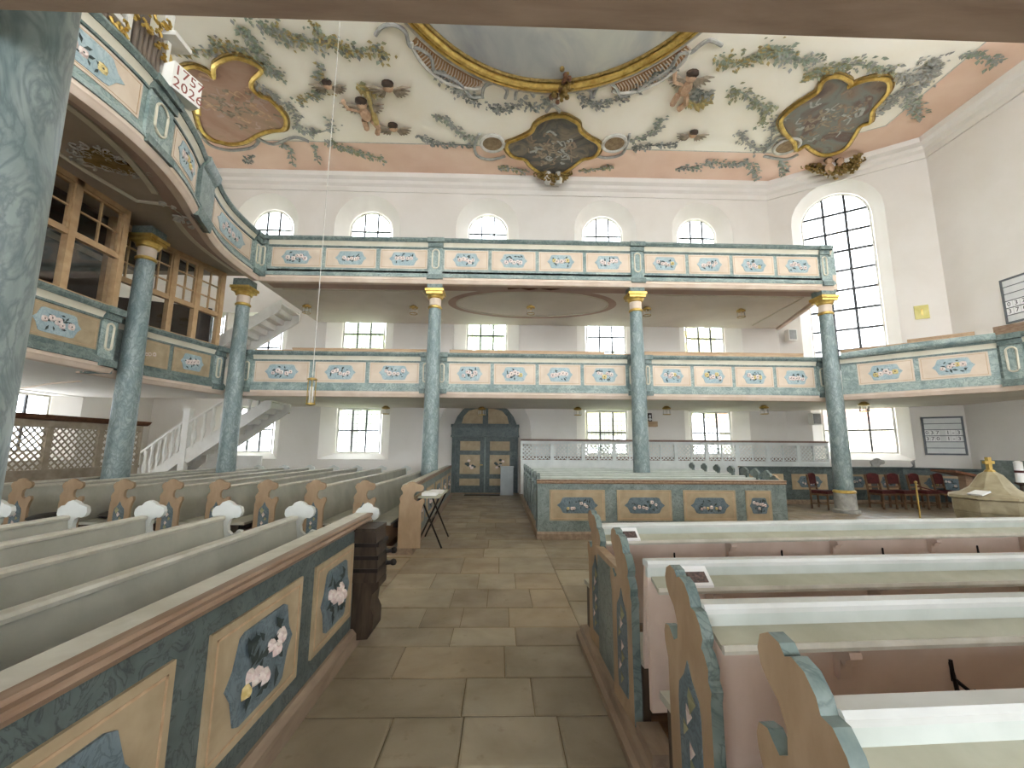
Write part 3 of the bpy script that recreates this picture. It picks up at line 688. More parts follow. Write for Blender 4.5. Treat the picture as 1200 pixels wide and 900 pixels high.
# ================================================================== GALLERIES
MED = [(-.5, 0), (-.42, .16), (-.36, .46), (-.3, .5), (.3, .5), (.36, .46), (.42, .16), (.5, 0), (.42, -.16), (.36, -.46), (.3, -.5), (-.3, -.5), (-.36, -.46), (-.42, -.16)]
def bouquet(T, s, z, o, w_, h, seed, n=5, m3=('rose', 'leaf_dark', 'rose_yellow')):
    r = random.Random(seed); mb = MB(T)
    for k in range(n*3):
        a = r.uniform(0, 6.28); cs = s+r.uniform(-.5, .5)*w_; cz = z+r.uniform(-.45, .45)*h; l = h*r.uniform(.1, .2)
        c, d = math.cos(a), math.sin(a)
        mb.add([(cs-c*l, o+.002, cz-d*l), (cs-d*l*.4, o+.01, cz+c*l*.4), (cs+c*l, o+.002, cz+d*l), (cs+d*l*.4, o+.01, cz-c*l*.4)], [(0, 1, 2, 3)], 1)
    for k in range(n):
        cs = s+(-.5+(k+.5)/n)*w_+r.uniform(-.06, .06)*w_; cz = z+r.uniform(-.2, .2)*h*(1 if n <= 5 else 1.4); q = h*(r.uniform(.16, .23) if n <= 5 else r.uniform(.1, .155)); m = 2 if r.random() < .12 else 0
        vs = [(cs+q*math.cos(i*.785)*(1+.15*(i % 2)), o, cz+q*math.sin(i*.785)*(1+.15*(i % 2))) for i in range(8)]
        vs += [(cs+q*.6*math.cos(i*.785), o+.022, cz+q*.6*math.sin(i*.785)) for i in range(8)]+[(cs+q*.22*math.cos(i*.785), o+.008, cz+q*.22*math.sin(i*.785)) for i in range(8)]
        fs = [(i, (i+1) % 8, 8+(i+1) % 8, 8+i) for i in range(8)]; f2 = [(8+i, 8+(i+1) % 8, 16+(i+1) % 8, 16+i) for i in range(8)]
        mb.add(vs, fs+f2+[tuple(range(16, 24))], [m]*16+[1])
    return mb, list(m3)
SEED = [100]
def medshape(T, c, cz, w_, h, o0, o1, n=16):
    def hh(u):
        u = abs(u); P = [(0, .5), (.3, .5), (.36, .46), (.42, .16), (.5, 0)]
        for (a, b), (c_, d) in zip(P, P[1:]):
            if u <= c_: return b+(d-b)*(u-a)/(c_-a)
        return 0
    us = sorted(set([-.5+k/n for k in range(n+1)]+[-.36, .36, -.3, .3, .42, -.42])); mb = MB(T); m = len(us)
    up = [(c+u*w_, o1, cz+hh(u)*h) for u in us]; lo = [(c+u*w_, o1, cz-hh(u)*h) for u in us]
    mb.add(up+lo+[(x, o0, z) for x, _, z in up]+[(x, o0, z) for x, _, z in lo], [(i, i+1, m+i+1, m+i) for i in range(m-1)]+[(i, i+1, 2*m+i+1, 2*m+i) for i in range(m-1)]+[(m+i, m+i+1, 3*m+i+1, 3*m+i) for i in range(m-1)])
    return mb
def panel(root, T, s0, s1, z0, z1, o=0., pm='panel_cream', mm='field_blue', n=5, med=(.62, .68), nx=1):
    SEED[0] += 1
    p = obj('panel', MB(T).box(s0, s1, o-.01, o+.014, z0, z1, 0, nx), pm, root)
    c, cz, w_, h = (s0+s1)/2, (z0+z1)/2, (s1-s0)*med[0], (z1-z0)*med[1]
    obj('medallion', medshape(T, c, cz, w_, h, o, o+.024), mm, p, False)
    # thin painted line framing the field
    fr = MB(T); e = .035
    for a, b, q, t in ((s0+e, s1-e, z0+e, z0+e+.01), (s0+e, s1-e, z1-e-.01, z1-e)): fr.box(a, b, o+.012, o+.017, q, t, 0, nx)
    for a in (s0+e, s1-e-.01): fr.box(a, a+.01, o+.012, o+.017, z0+e, z1-e)
    obj('panel_line', fr, 'wood_tan', p)
    b, m3 = bouquet(T, c, cz, o+.026, w_*.62, h*.78, SEED[0], n); bq = obj('bouquet', b, m3, p); bq['kind'] = 'stuff'
    return p
def pilaster(root, T, s0, s1, z0, z1):
    p = obj('pilaster', MB(T).box(s0, s1, -.02, .05, z0+.14, z1-.12), 'teal', root)
    c, w_ = (s0+s1)/2, (s1-s0)*.5; a, b = z0+.42, z1-.3; n = 16; h = (b-a)/2; r = w_*.5
    pts = [(c+r*math.cos(t), .055, (b-r if math.sin(t) >= 0 else a+r)+r*math.sin(t)) for t in [2*math.pi*k/n for k in range(n)]]
    obj('oval_moulding', MB().tube([T(*q) for q in pts], .022, 5, 0, True), 'creamband', p)
    obj('cap_break', MB(T).box(s0-.04, s1+.04, -.02, .16, z1-.12, z1+.005).box(s0-.02, s1+.02, -.02, .1, z1-.24, z1-.12), 'teal_dark', p); obj('base_break', MB(T).box(s0-.03, s1+.03, -.02, .13, z0+.1, z0+.22), 'teal_dark', p)
def parapet(root, P, s0, s1, z0, z1, dark=False):
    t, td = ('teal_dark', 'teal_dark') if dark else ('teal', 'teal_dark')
    obj('parapet_body', sweep(MB(), P, s0, s1, [(-.1, z0+.04), (0, z0+.04), (0, z1-.1), (-.1, z1-.1)]), t, root)
    obj('fascia', sweep(MB(), P, s0, s1, [(-.14, z0), (.0, z0), (.03, z0+.03), (.04, z0+.06), (.07, z0+.09), (.07, z0+.15), (-.1, z0+.15)]), 'pinkband', root)
    obj('base_moulding', sweep(MB(), P, s0, s1, [(-.02, z0+.15), (.1, z0+.15), (.09, z0+.2), (.06, z0+.24), (.02, z0+.29), (-.02, z0+.29)]), t, root)
    obj('frieze', sweep(MB(), P, s0, s1, [(-.02, z1-.22), (.025, z1-.22), (.04, z1-.17), (.08, z1-.11), (-.02, z1-.11)]), 'creamband', root)
    obj('frieze_line', sweep(MB(), P, s0, s1, [(-.02, z1-.26), (.03, z1-.26), (.03, z1-.22), (-.02, z1-.22)]), td, root)
    obj('cap', sweep(MB(), P, s0, s1, [(-.16, z1-.11), (.1, z1-.11), (.14, z1-.05), (.13, z1), (-.16, z1)]), td, root)
def four(px0, px1, n, gap=4):
    w_ = (px1-px0-gap*(n-1))/n; return [(px0+i*(w_+gap), px0+i*(w_+gap)+w_) for i in range(n)]

# ---- upper north gallery
YU, YM = 11.0, 11.56
ZU0, ZU1, ZM0, ZM1 = 5.95, 7.2, 2.94, 4.16
gu = thing('upper_gallery', 'long upper gallery on columns with pale floral panels', 'gallery', (1.3, YU, ZU0))
PU = Path([(-6.45, YU), (9.15, YU)]); sx = lambda px: ony(px, 300, YU).x+6.45
parapet(gu, PU, 0, PU.L, ZU0, ZU1)
for a, b in [(319, 377), (382, 441), (446, 501)]+four(521, 738, 4)+four(755, 957, 4): panel(gu, PU, sx(a), sx(b), ZU0+.41, ZU1-.29)
for a, b in ((304, 314), (503, 519), (739, 753), (959, 968.5)): pilaster(gu, PU, sx(a), sx(b), ZU0, ZU1)
PE = Path([(9.15, YU), (10.15, YN)])
sl = MB().prism([(-6.6, YU+.08), (9.05, YU+.08), (10.1, YN), (-6.6, YN)], lambda a, b, o: (a, b, o), 6.02, 6.16); obj('soffit', sl, 'plaster_soffit', gu)
obj('side_fascia', sweep(MB(), Path([(10.15, YN), (9.15, YU)]), 0, 4.12, [(-.1, 5.98), (.02, 5.98), (.04, 6.4), (-.1, 6.4)]), 'pinkband', gu)
obj('side_parapet', sweep(MB(), Path([(10.15, YN), (9.15, YU)]), 0, 4.12, [(-.1, 6.4), (0, 6.4), (0, 7.15), (-.1, 7.15)]), 'teal', gu)
obj('soffit_band', MB().box(-6.4, 9.05, YU+.08, YU+.62, 6.0, 6.03), 'soffit_pink', gu)
def ring(cx, cy, a, b, w_, z, n=48):
    mb = MB()
    for k in range(n):
        t, u = 2*math.pi*k/n, 2*math.pi*(k+1)/n
        mb.add([(cx+(a+q)*math.cos(v), cy+(b+q)*math.sin(v), z) for v, q in ((t, 0), (u, 0), (u, w_), (t, w_))], [(0, 1, 2, 3)])
    return mb
obj('oval_band', ring(.95, 12.75, 2.35, 1.15, .26, 6.012), 'soffit_pink', gu, False)
obj('oval_moulding', MB().tube([(.95+2.35*math.cos(k*.13), 12.75+1.15*math.sin(k*.13), 6.01) for k in range(48)], .03, 5, 0, True), 'creamband', gu)
for x0, x1 in ((-6.2, -2.3), (4.2, 8.8)): obj('moulding_line', MB().tube([(x0, YU+.72, 6.01), (x1, YU+.72, 6.01), (x1+.2, 14.6, 6.01)], .025, 5), 'creamband', gu)
obj('relief_scroll', MB().tube([tuple(ony(x, y, 11.35)) for x, y in ((595, 338), (610, 337), (620, 339), (632, 337), (645, 339), (662, 337))], .03, 5), 'wood_brown', gu)
obj('gallery_floor', MB().prism([(-6.6, YU), (9.05, YU), (10.1, YN), (-6.6, YN)], lambda a, b, o: (a, b, o), 6.16, 6.3), 'wood_floor', gu)

# ---- middle gallery: north run, then the slanting run on the right
gm = thing('lower_gallery', 'long lower gallery behind the columns with pale floral panels', 'gallery', (1.3, YM, ZM0))
PM_ = Path([(-7.3, YM), (9.2, YM)]); sm = lambda px: ony(px, 440, YM).x+7.3
parapet(gm, PM_, 0, PM_.L, ZM0, ZM1)
for a, b in [(298, 362), (369, 428), (433, 491)]+four(526, 733, 4)+four(765, 954, 4): panel(gm, PM_, sm(a), sm(b), ZM0+.38, ZM1-.27)
for a, b in ((284, 295), (494, 503), (513, 523), (736, 743), (755, 762), (957, 968)): pilaster(gm, PM_, sm(a), sm(b), ZM0, ZM1)
sl = MB().prism([(-7.4, YM+.06), (9.2, YM+.06), (11.35, 9.3), (12.1, 7.4), (XE, 7.4), CH1, CH0, (-7.4, YN)], lambda a, b, o: (a, b, o), 2.97, 3.1); obj('soffit', sl, 'plaster_soffit', gm)
obj('gallery_floor', MB().prism([(-7.4, YM), (9.2, YM), (11.35, 9.3), (12.1, 7.4), (XE, 7.4), CH1, CH0, (-7.4, YN)], lambda a, b, o: (a, b, o), 3.1, 3.2), 'wood_floor', gm)
for px0, px1, z in ((300, 343, 4.24), (343, 503, 4.3), (527, 708, 4.3), (708, 742, 4.24), (755, 940, 4.32)):
    obj('bench_back', MB().box(ony(px0, 410, 11.7).x, ony(px1, 410, 11.7).x, 11.68, 11.74, 3.6, z).box(ony(px0, 410, 11.7).x, ony(px1, 410, 11.7).x, 11.66, 11.77, z-.03, z), 'wood_tan', gm)
gr = thing('side_gallery', 'slanting lower gallery section on the right with two floral panels', 'gallery', (9.3, 11.1, ZM0))
PR_ = Path([(9.3, 11.25), (11.35, 9.25)])
parapet(gr, PR_, 0, PR_.L, ZM0, ZM1)
panel(gr, PR_, .35, 1.45, ZM0+.38, ZM1-.27); panel(gr, PR_, 1.55, 2.72, ZM0+.38, ZM1-.27)
obj('cloth_roll', MB().tube([PR_(.05, .12, ZM1-.03), PR_(1.4, .14, ZM1+.02), PR_(2.86, .12, ZM1+.03)], .09, 10), 'teal', gr)
PR2 = Path([(11.35, 9.25), (11.75, 8.3), (12.1, 7.4)])
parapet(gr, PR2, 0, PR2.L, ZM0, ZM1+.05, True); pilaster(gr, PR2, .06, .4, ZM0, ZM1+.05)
for a, b, z in ((.0, 1.45, 4.38), (1.4, 2.6, 4.46)):
    obj('bench_back', MB(PR_).box(a, b, -.45, -.38, 3.4, z).box(a, b, -.48, -.35, z-.03, z), 'wood_tan', gr)
obj('bench_back', MB(PR2).box(-.1, 1.8, -.4, -.32, 3.4, 4.5), 'wood_rail', gr)
sc = PR2(.45, 0, 0); obj('scroll_finial', MB().tube([(sc[0]+.1, sc[1]-.1, 4.2+.06*k+.0) for k in range(8)]+[(sc[0]+.1, sc[1]-.18, 4.68), (sc[0]+.1, sc[1]-.24, 4.6)], .09, 8), 'wood_dark', gr)

# ---- west gallery, middle level, with glazing under the organ loft
gw = thing('west_gallery', 'dim left gallery with floral panels below wooden glazing', 'gallery', (-7.6, 6, ZM0))
PW1 = Path([(-7.4, .8), (-7.4, 8.15)]); PW2 = Path([(-7.85, 8.1), (-7.75, 9.4), (-7.35, 11.38)])
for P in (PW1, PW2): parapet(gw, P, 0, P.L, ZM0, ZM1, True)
obj('jog_side', MB().box(-7.9, -7.4, 8.1, 8.2, ZM0, ZM1), 'teal_dark', gw)
y1 = lambda px, py: onx(px, py, -7.4).y-.8
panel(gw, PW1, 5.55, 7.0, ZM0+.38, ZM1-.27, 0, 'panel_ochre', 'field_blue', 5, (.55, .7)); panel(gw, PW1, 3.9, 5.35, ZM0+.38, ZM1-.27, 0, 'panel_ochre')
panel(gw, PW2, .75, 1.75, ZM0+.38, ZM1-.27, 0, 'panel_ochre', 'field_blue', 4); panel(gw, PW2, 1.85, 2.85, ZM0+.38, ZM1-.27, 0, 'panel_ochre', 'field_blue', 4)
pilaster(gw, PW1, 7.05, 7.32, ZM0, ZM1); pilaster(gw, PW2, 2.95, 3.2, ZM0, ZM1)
wp = [(-7.45, .8), (-7.45, 8.15), (-7.9, 8.2), (-7.8, 9.4), (-7.4, 11.4), (-7.4, 12.6), (-9.6, 12.6), (XW, 12.6), (XW, .8)]
obj('soffit', MB().prism(wp, lambda a, b, o: (a, b, o), 2.97, 3.1), 'plaster', gw)
obj('soffit_moulding', MB().tube([tuple(q) for q in spline([onz(x, y, 2.97) for x, y in ((0, 456), (30, 454), (60, 449), (95, 446))], 4)], .03, 5), 'pinkband', gw)
obj('gallery_floor', MB().prism(wp, lambda a, b, o: (a, b, o), 3.1, 3.2), 'wood_floor', gw)
def glazing(P, posts, z0, z1, zt, cols, rows, label):
    r = thing('glazed_screen', label, 'glazing', P(P.L/2, 0, z0))
    for s in posts: obj('post', MB(P).box(s-.06, s+.06, -.06, .06, z0, z1), 'wood_window', r)
    s0, s1 = posts[0], posts[-1]
    for nm, a, b, o in (('sill', z0, z0+.06, .07), ('head_rail', z1-.1, z1, .06), ('transom', zt-.04, zt+.04, .05)): obj(nm, sweep(MB(), P, s0, s1, [(-o, a), (o, a), (o, b), (-o, b)]), 'wood_window', r)
    for a, b in zip(posts, posts[1:]):
        a, b = a+.06, b-.06; sash = MB(P); u0, u1, q0, q1 = a, b, zt+.04, z1-.1
        sash.box(u0, u0+.04, -.03, .03, q0, q1).box(u1-.04, u1, -.03, .03, q0, q1).box(u0, u1, -.03, .03, q0, q0+.04).box(u0, u1, -.03, .03, q1-.04, q1)
        for i in range(1, cols): c = u0+(u1-u0)*i/cols; sash.box(c-.015, c+.015, -.02, .02, q0, q1)
        for j in range(1, rows): c = q0+(q1-q0)*j/rows; sash.box(u0, u1, -.02, .02, c-.015, c+.015)
        so = obj('sash', sash, 'wood_window', r)
        for i in range(cols):
            for j in range(rows):
                x0, x1, w0, w1 = u0+(u1-u0)*i/cols, u0+(u1-u0)*(i+1)/cols, q0+(q1-q0)*j/rows, q0+(q1-q0)*(j+1)/rows
                obj('pane', MB(P).add([(x0, 0, w0), (x1, 0, w0), (x1, 0, w1), (x0, 0, w1)], [(0, 1, 2, 3)]), 'clear_glass', so, False)
        obj('lower_pane', MB(P).add([(a, 0, z0+.06), (b, 0, z0+.06), (b, 0, zt-.04), (a, 0, zt-.04)], [(0, 1, 2, 3)]), 'clear_glass', r, False)
    return r
PG1 = Path([(-7.46, .8), (-7.46, 8.1)]); PG2 = Path([(-7.95, 8.2), (-7.85, 9.4), (-7.48, 11.2)])
ZG1 = 6.2
glazing(PG1, [.1, 1.2, 2.25, 3.3, 4.3, 5.3, 6.28, 7.25], ZM1, ZG1, 5.2, 2, 2, 'wooden glazed screen of large panes left of the near marbled column')
glazing(PG2, [.15, .9, 1.6, 2.25, 2.95], ZM1, ZG1, 5.0, 2, 3, 'narrow wooden glazed screen between the two left columns')
obj('end_wall', MB().box(XW, -7.5, .8, .9, 3.2, 6.2), 'dark_panel', gw)  # unseen wall added to keep the gallery interior dark
obj('inner_ceiling', MB().box(-9.7, -8.05, .9, 10.9, 6.14, 6.2), 'dark_panel', gw)  # interior shade put into the ceiling colour
obj('inner_screen', MB(Path([(-9.7, 10.4), (-7.75, 11.3)])).box(0, 2.1, -.04, .04, 3.2, 5.25), 'dark_panel', gw)  # second partition, its dark colour stands for the shade inside
iv = tag(obj('inner_partition', MB().box(-9.8, -9.7, .8, 10.4, 3.2, 6.0), 'dark_panel'), 'dark wooden partition behind the glazed screen', 'partition')  # back partition with the shade of the room in its colour
# ---- organ loft
OP = spline([Vector(p+(0,)) for p in ((-6.5, .4), (-6.45, 1.6), (-6.2, 2.6), (-5.9, 3.3), (-5.6, 4.1), (-5.42, 4.8), (-5.36, 5.5), (-5.4, 6.1), (-5.5, 6.6), (-5.68, 7.2), (-5.92, 7.8), (-6.12, 8.4), (-6.3, 8.9), (-6.44, 9.5), (-6.5, 10.2), (-6.5, 11.0))], 3)
PO = Path([(p.x, p.y) for p in OP])
go = thing('organ_gallery', 'curving organ gallery front with marbled panels at upper left', 'gallery', (-6, 6, ZU0))
parapet(go, PO, 0, PO.L, ZU0, ZU1-.02)
so = lambda y: min(range(200), key=lambda i: abs(PO(PO.L*i/200, 0, 0)[1]-y))*PO.L/200
for y0, y1_ in ((8.7, 10.55), (6.55, 7.6), (3.75, 5.75), (1.6, 3.5)): panel(go, PO, so(y0), so(y1_), ZU0+.38, ZU1-.3, 0, 'panel_cream', 'field_blue', 5, (.72, .78), 8)
for y0, y1_ in ((5.85, 6.4), (10.65, 10.95)):
    pilaster(go, PO, so(y0), so(y1_), ZU0, ZU1-.02)
obj('pier_break', sweep(MB(), PO, so(7.72), so(8.42), [(-.05, ZU0), (.08, ZU0), (.12, ZU0+.2), (.07, ZU0+.28), (.07, ZU1-.24), (.17, ZU1-.1), (.18, ZU1), (-.05, ZU1)]), 'teal_dark', go)
op = [(p.x-.06, p.y) for p in OP]
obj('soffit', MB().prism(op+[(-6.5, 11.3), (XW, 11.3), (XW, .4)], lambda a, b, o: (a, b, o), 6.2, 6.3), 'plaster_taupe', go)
obj('soffit_band', sweep(MB(), PO, 0, PO.L, [(-.5, 6.16), (-.1, 6.16), (-.1, 6.22), (-.5, 6.22)]), 'soffit_pink', go)
obj('soffit_moulding', sweep(MB(), PO, so(2.), so(7.6), [(-.62, 6.15), (-.52, 6.15), (-.52, 6.22), (-.62, 6.22)]), 'creamband', go)
obj('soffit_moulding', MB().tube([tuple(onz(x, y, 6.19)) for x, y in ((40, 160), (100, 200), (160, 235), (200, 240), (215, 252))], .04, 6), 'creamband', go)
obj('soffit_moulding', sweep(MB(), PO, so(8.6), so(10.9), [(-.6, 6.15), (-.5, 6.15), (-.5, 6.22), (-.6, 6.22)]), 'creamband', go)
ros = spline([onz(x, y, 6.17) for x, y in ((92, 176), (105, 175), (125, 178), (140, 188), (158, 198), (160, 204), (140, 202), (118, 196), (100, 190), (97, 182))], 3, True)
n = len(ros); rl = obj('lattice_rosette', MB().add([(p.x, p.y, 6.16) for p in ros]+[(p.x, p.y, 6.21) for p in ros], [tuple(range(n))]+[(i, (i+1) % n, n+(i+1) % n, n+i) for i in range(n)]), 'gold_dull', go)
mb = MB(); r = random.Random(4)
for p in ros:
    for k in range(2):
        a = r.uniform(0, 6.28); cx, cy, q = p.x+r.gauss(0, .07), p.y+r.gauss(0, .07), r.uniform(.05, .1)
        mb.tube([(cx+math.cos(a+t)*q*(1-t/6), cy+math.sin(a+t)*q*(1-t/6), 6.17) for t in (0, .8, 1.6, 2.4, 3.2, 4.)], .014, 5)
se = obj('stucco_edge', mb, 'stucco', go); se['kind'] = 'stuff'
# corner bracket under the break
mb = MB(); q = onz(230, 268, 5.95)
for k in range(14):
    a = r.uniform(0, 6.28); cx, cy, qq = q.x-.2+r.gauss(0, .1), q.y+r.gauss(0, .22), r.uniform(.06, .12)
    mb.tube([(cx+math.cos(a+t)*qq*(1-t/6), cy+math.sin(a+t)*qq*(1-t/6), 6.1) for t in (0, .8, 1.6, 2.4, 3.2, 4.)], .02, 5)
se = obj('stucco_bracket', mb, 'stucco', go); se['kind'] = 'stuff'
# ---- number box on the loft rail
A, B_ = onz(184, 99, 7.22), onz(222, 129, 7.22)
yb = thing('year_box', 'white box with two rows of red brown digits on the organ rail', 'sign', (A.x, A.y, 7.2))
d = Vector((B_.x-A.x, B_.y-A.y)); ang = math.atan2(1, .0); T = frame(A.x+.22, A.y, math.atan2(d.y, d.x)); Lb = d.length*.9
obj('box', MB(T).box(0, Lb, -.22, 0, 7.2, 7.66), 'white_paint', yb)
for i, tx in enumerate(('1757', '2026')):
    for k, ch in enumerate(tx): text_mesh('digit', ch, .24, 'digit', (lambda x, y, zz, k=k, i=i: T(.1*Lb+.265*Lb*k+x+.02, .004+zz, 7.54-.22*i+y)), yb)
# ---- organ
XO = -6.9
og = thing('organ', 'pipe organ with white posts and gilt carving behind the loft rail', 'organ', (XO-.5, 6, 6.2))
obj('case', MB().box(XO-1.6, XO-.25, 3.0, onx(190, 70, XO).y-.1, 6.3, 10.6), 'organ_pipe', og)
Yp = lambda px, py: onx(px, py, XO).y
groups = [(onx(100, 20, XO).y, onx(138, 40, XO).y, 5), (onx(152, 60, XO).y, onx(186, 80, XO).y, 6)]
for a, b, n in groups:
    for k in range(n):
        y = a+(b-a)*(k+.5)/n; rr = abs(b-a)/n*.46
        obj('pipe', MB().lathe((XO, y, 6.6), [(rr*.5, 0), (rr, .5), (rr, 2.9+.08*abs(k-n/2)), (rr*.9, 3.0)], 12), 'organ_pipe', og)
for px in (143, 194):
    y = onx(px, 60, XO).y; obj('post', MB().box(XO-.06, XO+.06, y-.045, y+.045, 6.3, 10.4), 'white_paint', og)
y0 = onx(140, 40, XO).y
obj('cornice', MB().box(XO-.2, XO+.12, y0-.55, y0+.06, 9.0, 9.12), 'white_paint', og)
obj('cornice', MB().box(XO-.2, XO+.3, Yp(196, 20)-.1, Yp(196, 20)+.35, 9.75, 9.85), 'white_paint', og)
def carve(pts, n, sp, seed):
    mb = MB(); r = random.Random(seed)
    for p in pts:
        for k in range(n):
            q = Vector((p.x+.1+r.gauss(0, .04), p.y+r.gauss(0, sp), p.z+r.gauss(0, sp))); a = r.uniform(0, 6.28)
            mb.tube([tuple(q+Vector((.03, math.cos(a+t)*.1*(1-t/5), math.sin(a+t)*.1*(1-t/5)))) for t in (0, 1, 2, 3, 4)], [.035, .035, .03, .025, .015], 5)
    obj('gilt_carving', mb, 'gold', og)
carve([onx(x, y, XO) for x, y in ((158, 25), (165, 27), (172, 22))], 3, .09, 1); carve([onx(x, y, XO) for x, y in ((133, 30), (134, 40))], 3, .06, 2); carve([onx(x, y, XO) for x, y in ((186, 25), (188, 35), (184, 50), (183, 65))], 2, .04, 3)
obj('gilt_wing', MB().tube([tuple(p) for p in spline([onx(x, y, XO) for x, y in ((194, 38), (202, 44), (198, 36), (196, 50), (198, 70), (206, 92), (228, 118), (232, 135))], 4)], .06, 6), 'gold', og)

# ================================================================== COLUMNS
def column(x, y, label, dz=0., upto=6.02):
    c = thing('column', label, 'column', (x, y, 0), 'marbled gallery columns')
    obj('plinth', MB().lathe((x, y, 0), [(.3, 0), (.3, .08), (.25, .1), (.24, .5)], 20), 'stucco_grey', c)
    obj('base_ring', MB().lathe((x, y, 0), [(.24, .5), (.26, .52), (.25, .56), (.22, .58)], 20), 'gold', c)
    pr = [(.215, .58), (.21, 1.5), (.2, 2.8), (.18, 4.2), (.16, 5.32+dz)]
    obj('shaft', MB().lathe((x, y, 0), pr, 24), 'teal_column', c)
    obj('neck', MB().lathe((x, y, 0), [(.16, 5.3+dz), (.16, 5.64+dz)], 24), 'panel_cream', c)
    obj('neck_ring', MB().lathe((x, y, 0), [(.165, 5.3+dz), (.19, 5.32+dz), (.19, 5.35+dz), (.165, 5.38+dz)], 24), 'gold', c)
    obj('capital', MB().lathe((x, y, 0), [(.165, 5.58+dz), (.2, 5.6+dz), (.21, 5.64+dz), (.24, 5.68+dz)], 24).box(x-.22, x+.22, y-.22, y+.22, 5.68+dz, 5.75+dz).box(x-.25, x+.25, y-.25, y+.25, 5.75+dz, 5.82+dz), 'gold', c)
    im = obj('impost', MB().box(x-.2, x+.2, y-.2, y+.2, 5.82+dz, upto), 'teal_dark', c)
    return c
column(-6.94, 11.2, 'marbled column at the corner where organ loft meets the far gallery')
column(-1.81, 11.2, 'marbled column left of the blue doorway')
column(3.68, 11.2, 'marbled column standing in the right far pews')
column(9.0, 11.2, 'marbled column beside the red chairs')
column(-7.45, 8.65, 'marbled column in front of the left glazed screens', .1, 6.1)
column(-1.83, 1.38, 'large near marbled column cut by the left picture edge')

# ================================================================== LAMPS
def lamp(x, y, z, label):
    t = thing('ceiling_lamp', label, 'lamp', (x, y, z), 'small brass ceiling lamps')
    obj('canopy', MB().lathe((x, y, z-.1), [(.05, -.02), (.13, 0), (.14, .04), (.06, .1)], 12), 'brass', t)
    sh = MB()
    for k in range(6):
        a = k*1.047; sh.tube([(x+.11*math.cos(a), y+.11*math.sin(a), z-.12), (x+.12*math.cos(a), y+.12*math.sin(a), z-.27)], .012, 4)
    gr_ = obj('glass_rods', sh, 'stucco', t); gr_['kind'] = 'stuff'; obj('lower_ring', MB().tube([(x+.12*math.cos(k*.5236), y+.12*math.sin(k*.5236), z-.27) for k in range(12)], .012, 4, 0, True), 'brass', t)
names = ['leftmost', 'second', 'third', 'fourth', 'fifth', 'sixth', 'rightmost']
for k, (px, py) in enumerate(((338, 478), (456, 480), (565, 480), (677, 480), (781, 479), (895, 478), (1012, 474))):
    p = onz(px, py-3, 2.97); lamp(p.x, min(p.y, 14.4), 2.97, '%s small brass lamp under the lower gallery' % names[k])
for k, (px, py) in enumerate(((360, 360), (485, 361), (622, 361), (758, 363), (868, 365))):
    p = onz(px, py-3, 6.02); lamp(p.x, min(p.y, 14.4), 6.02, '%s small brass lamp under the upper gallery' % (names[:4]+['rightmost'])[k])
p = ony(366, 445, 9.0)
t = thing('hanging_lantern', 'small glass lantern hanging on a long thin wire', 'lantern', (p.x, 9.0, p.z-.55))
obj('wire', MB().tube([(p.x, 9, p.z), (p.x, 9, ZC)], .008, 5), 'stucco', t)
obj('top_plate', MB().lathe((p.x, 9, p.z), [(.02, .05), (.1, .02), (.1, -.01)], 12), 'brass', t)
obj('bottom_plate', MB().lathe((p.x, 9, p.z-.52), [(.1, .02), (.1, -.01), (.03, -.03)], 12), 'brass', t)
rd = MB()
for k in range(4): rd.tube([(p.x+.075*math.cos(k*1.57+.4), 9+.075*math.sin(k*1.57+.4), p.z), (p.x+.075*math.cos(k*1.57+.4), 9+.075*math.sin(k*1.57+.4), p.z-.5)], .01, 5)
obj('rods', rd, 'brass', t); obj('candle_tube', MB().lathe((p.x, 9, p.z-.5), [(.04, 0), (.04, .35)], 10), 'white_paint', t)

# ================================================================== PEWS
ENDP = [(0, 0), (.34, 0), (.34, .66), (.36, .74), (.385, .79), (.375, .835), (.335, .84), (.315, .82), (.27, .80), (.225, .83), (.215, .88), (.235, .93), (.275, .95), (.315, .945), (.35, .965), (.365, 1.0), (.35, 1.04), (.31, 1.055), (.27, 1.06), (.235, 1.085), (.18, 1.10), (.13, 1.085), (.10, 1.055), (.06, 1.05), (.025, 1.02), (.02, .98), (.045, .945), (.05, .91), (.02, .88), (.0, .84), (.015, .79), (.0, .74)]
ENDC = [(0, 0), (.36, 0), (.36, .7), (.385, .76), (.39, .8), (.375, .835), (.335, .84), (.315, .82), (.29, .80), (.255, .82), (.25, .88), (.28, .94), (.32, .97), (.345, 1.0), (.355, 1.04), (.34, 1.08), (.3, 1.1), (.255, 1.09), (.235, 1.065), (.21, 1.075), (.165, 1.06), (.13, 1.02), (.12, .985), (.085, .98), (.05, .94), (.035, .9), (.05, .865), (.03, .85), (.005, .81), (.01, .77), (-.01, .74), (0, .7)]
FIELD = [(.09, .2), (.25, .2), (.26, .26), (.26, .6), (.25, .66), (.2, .71), (.17, .77), (.14, .71), (.09, .66), (.08, .6), (.08, .26)]
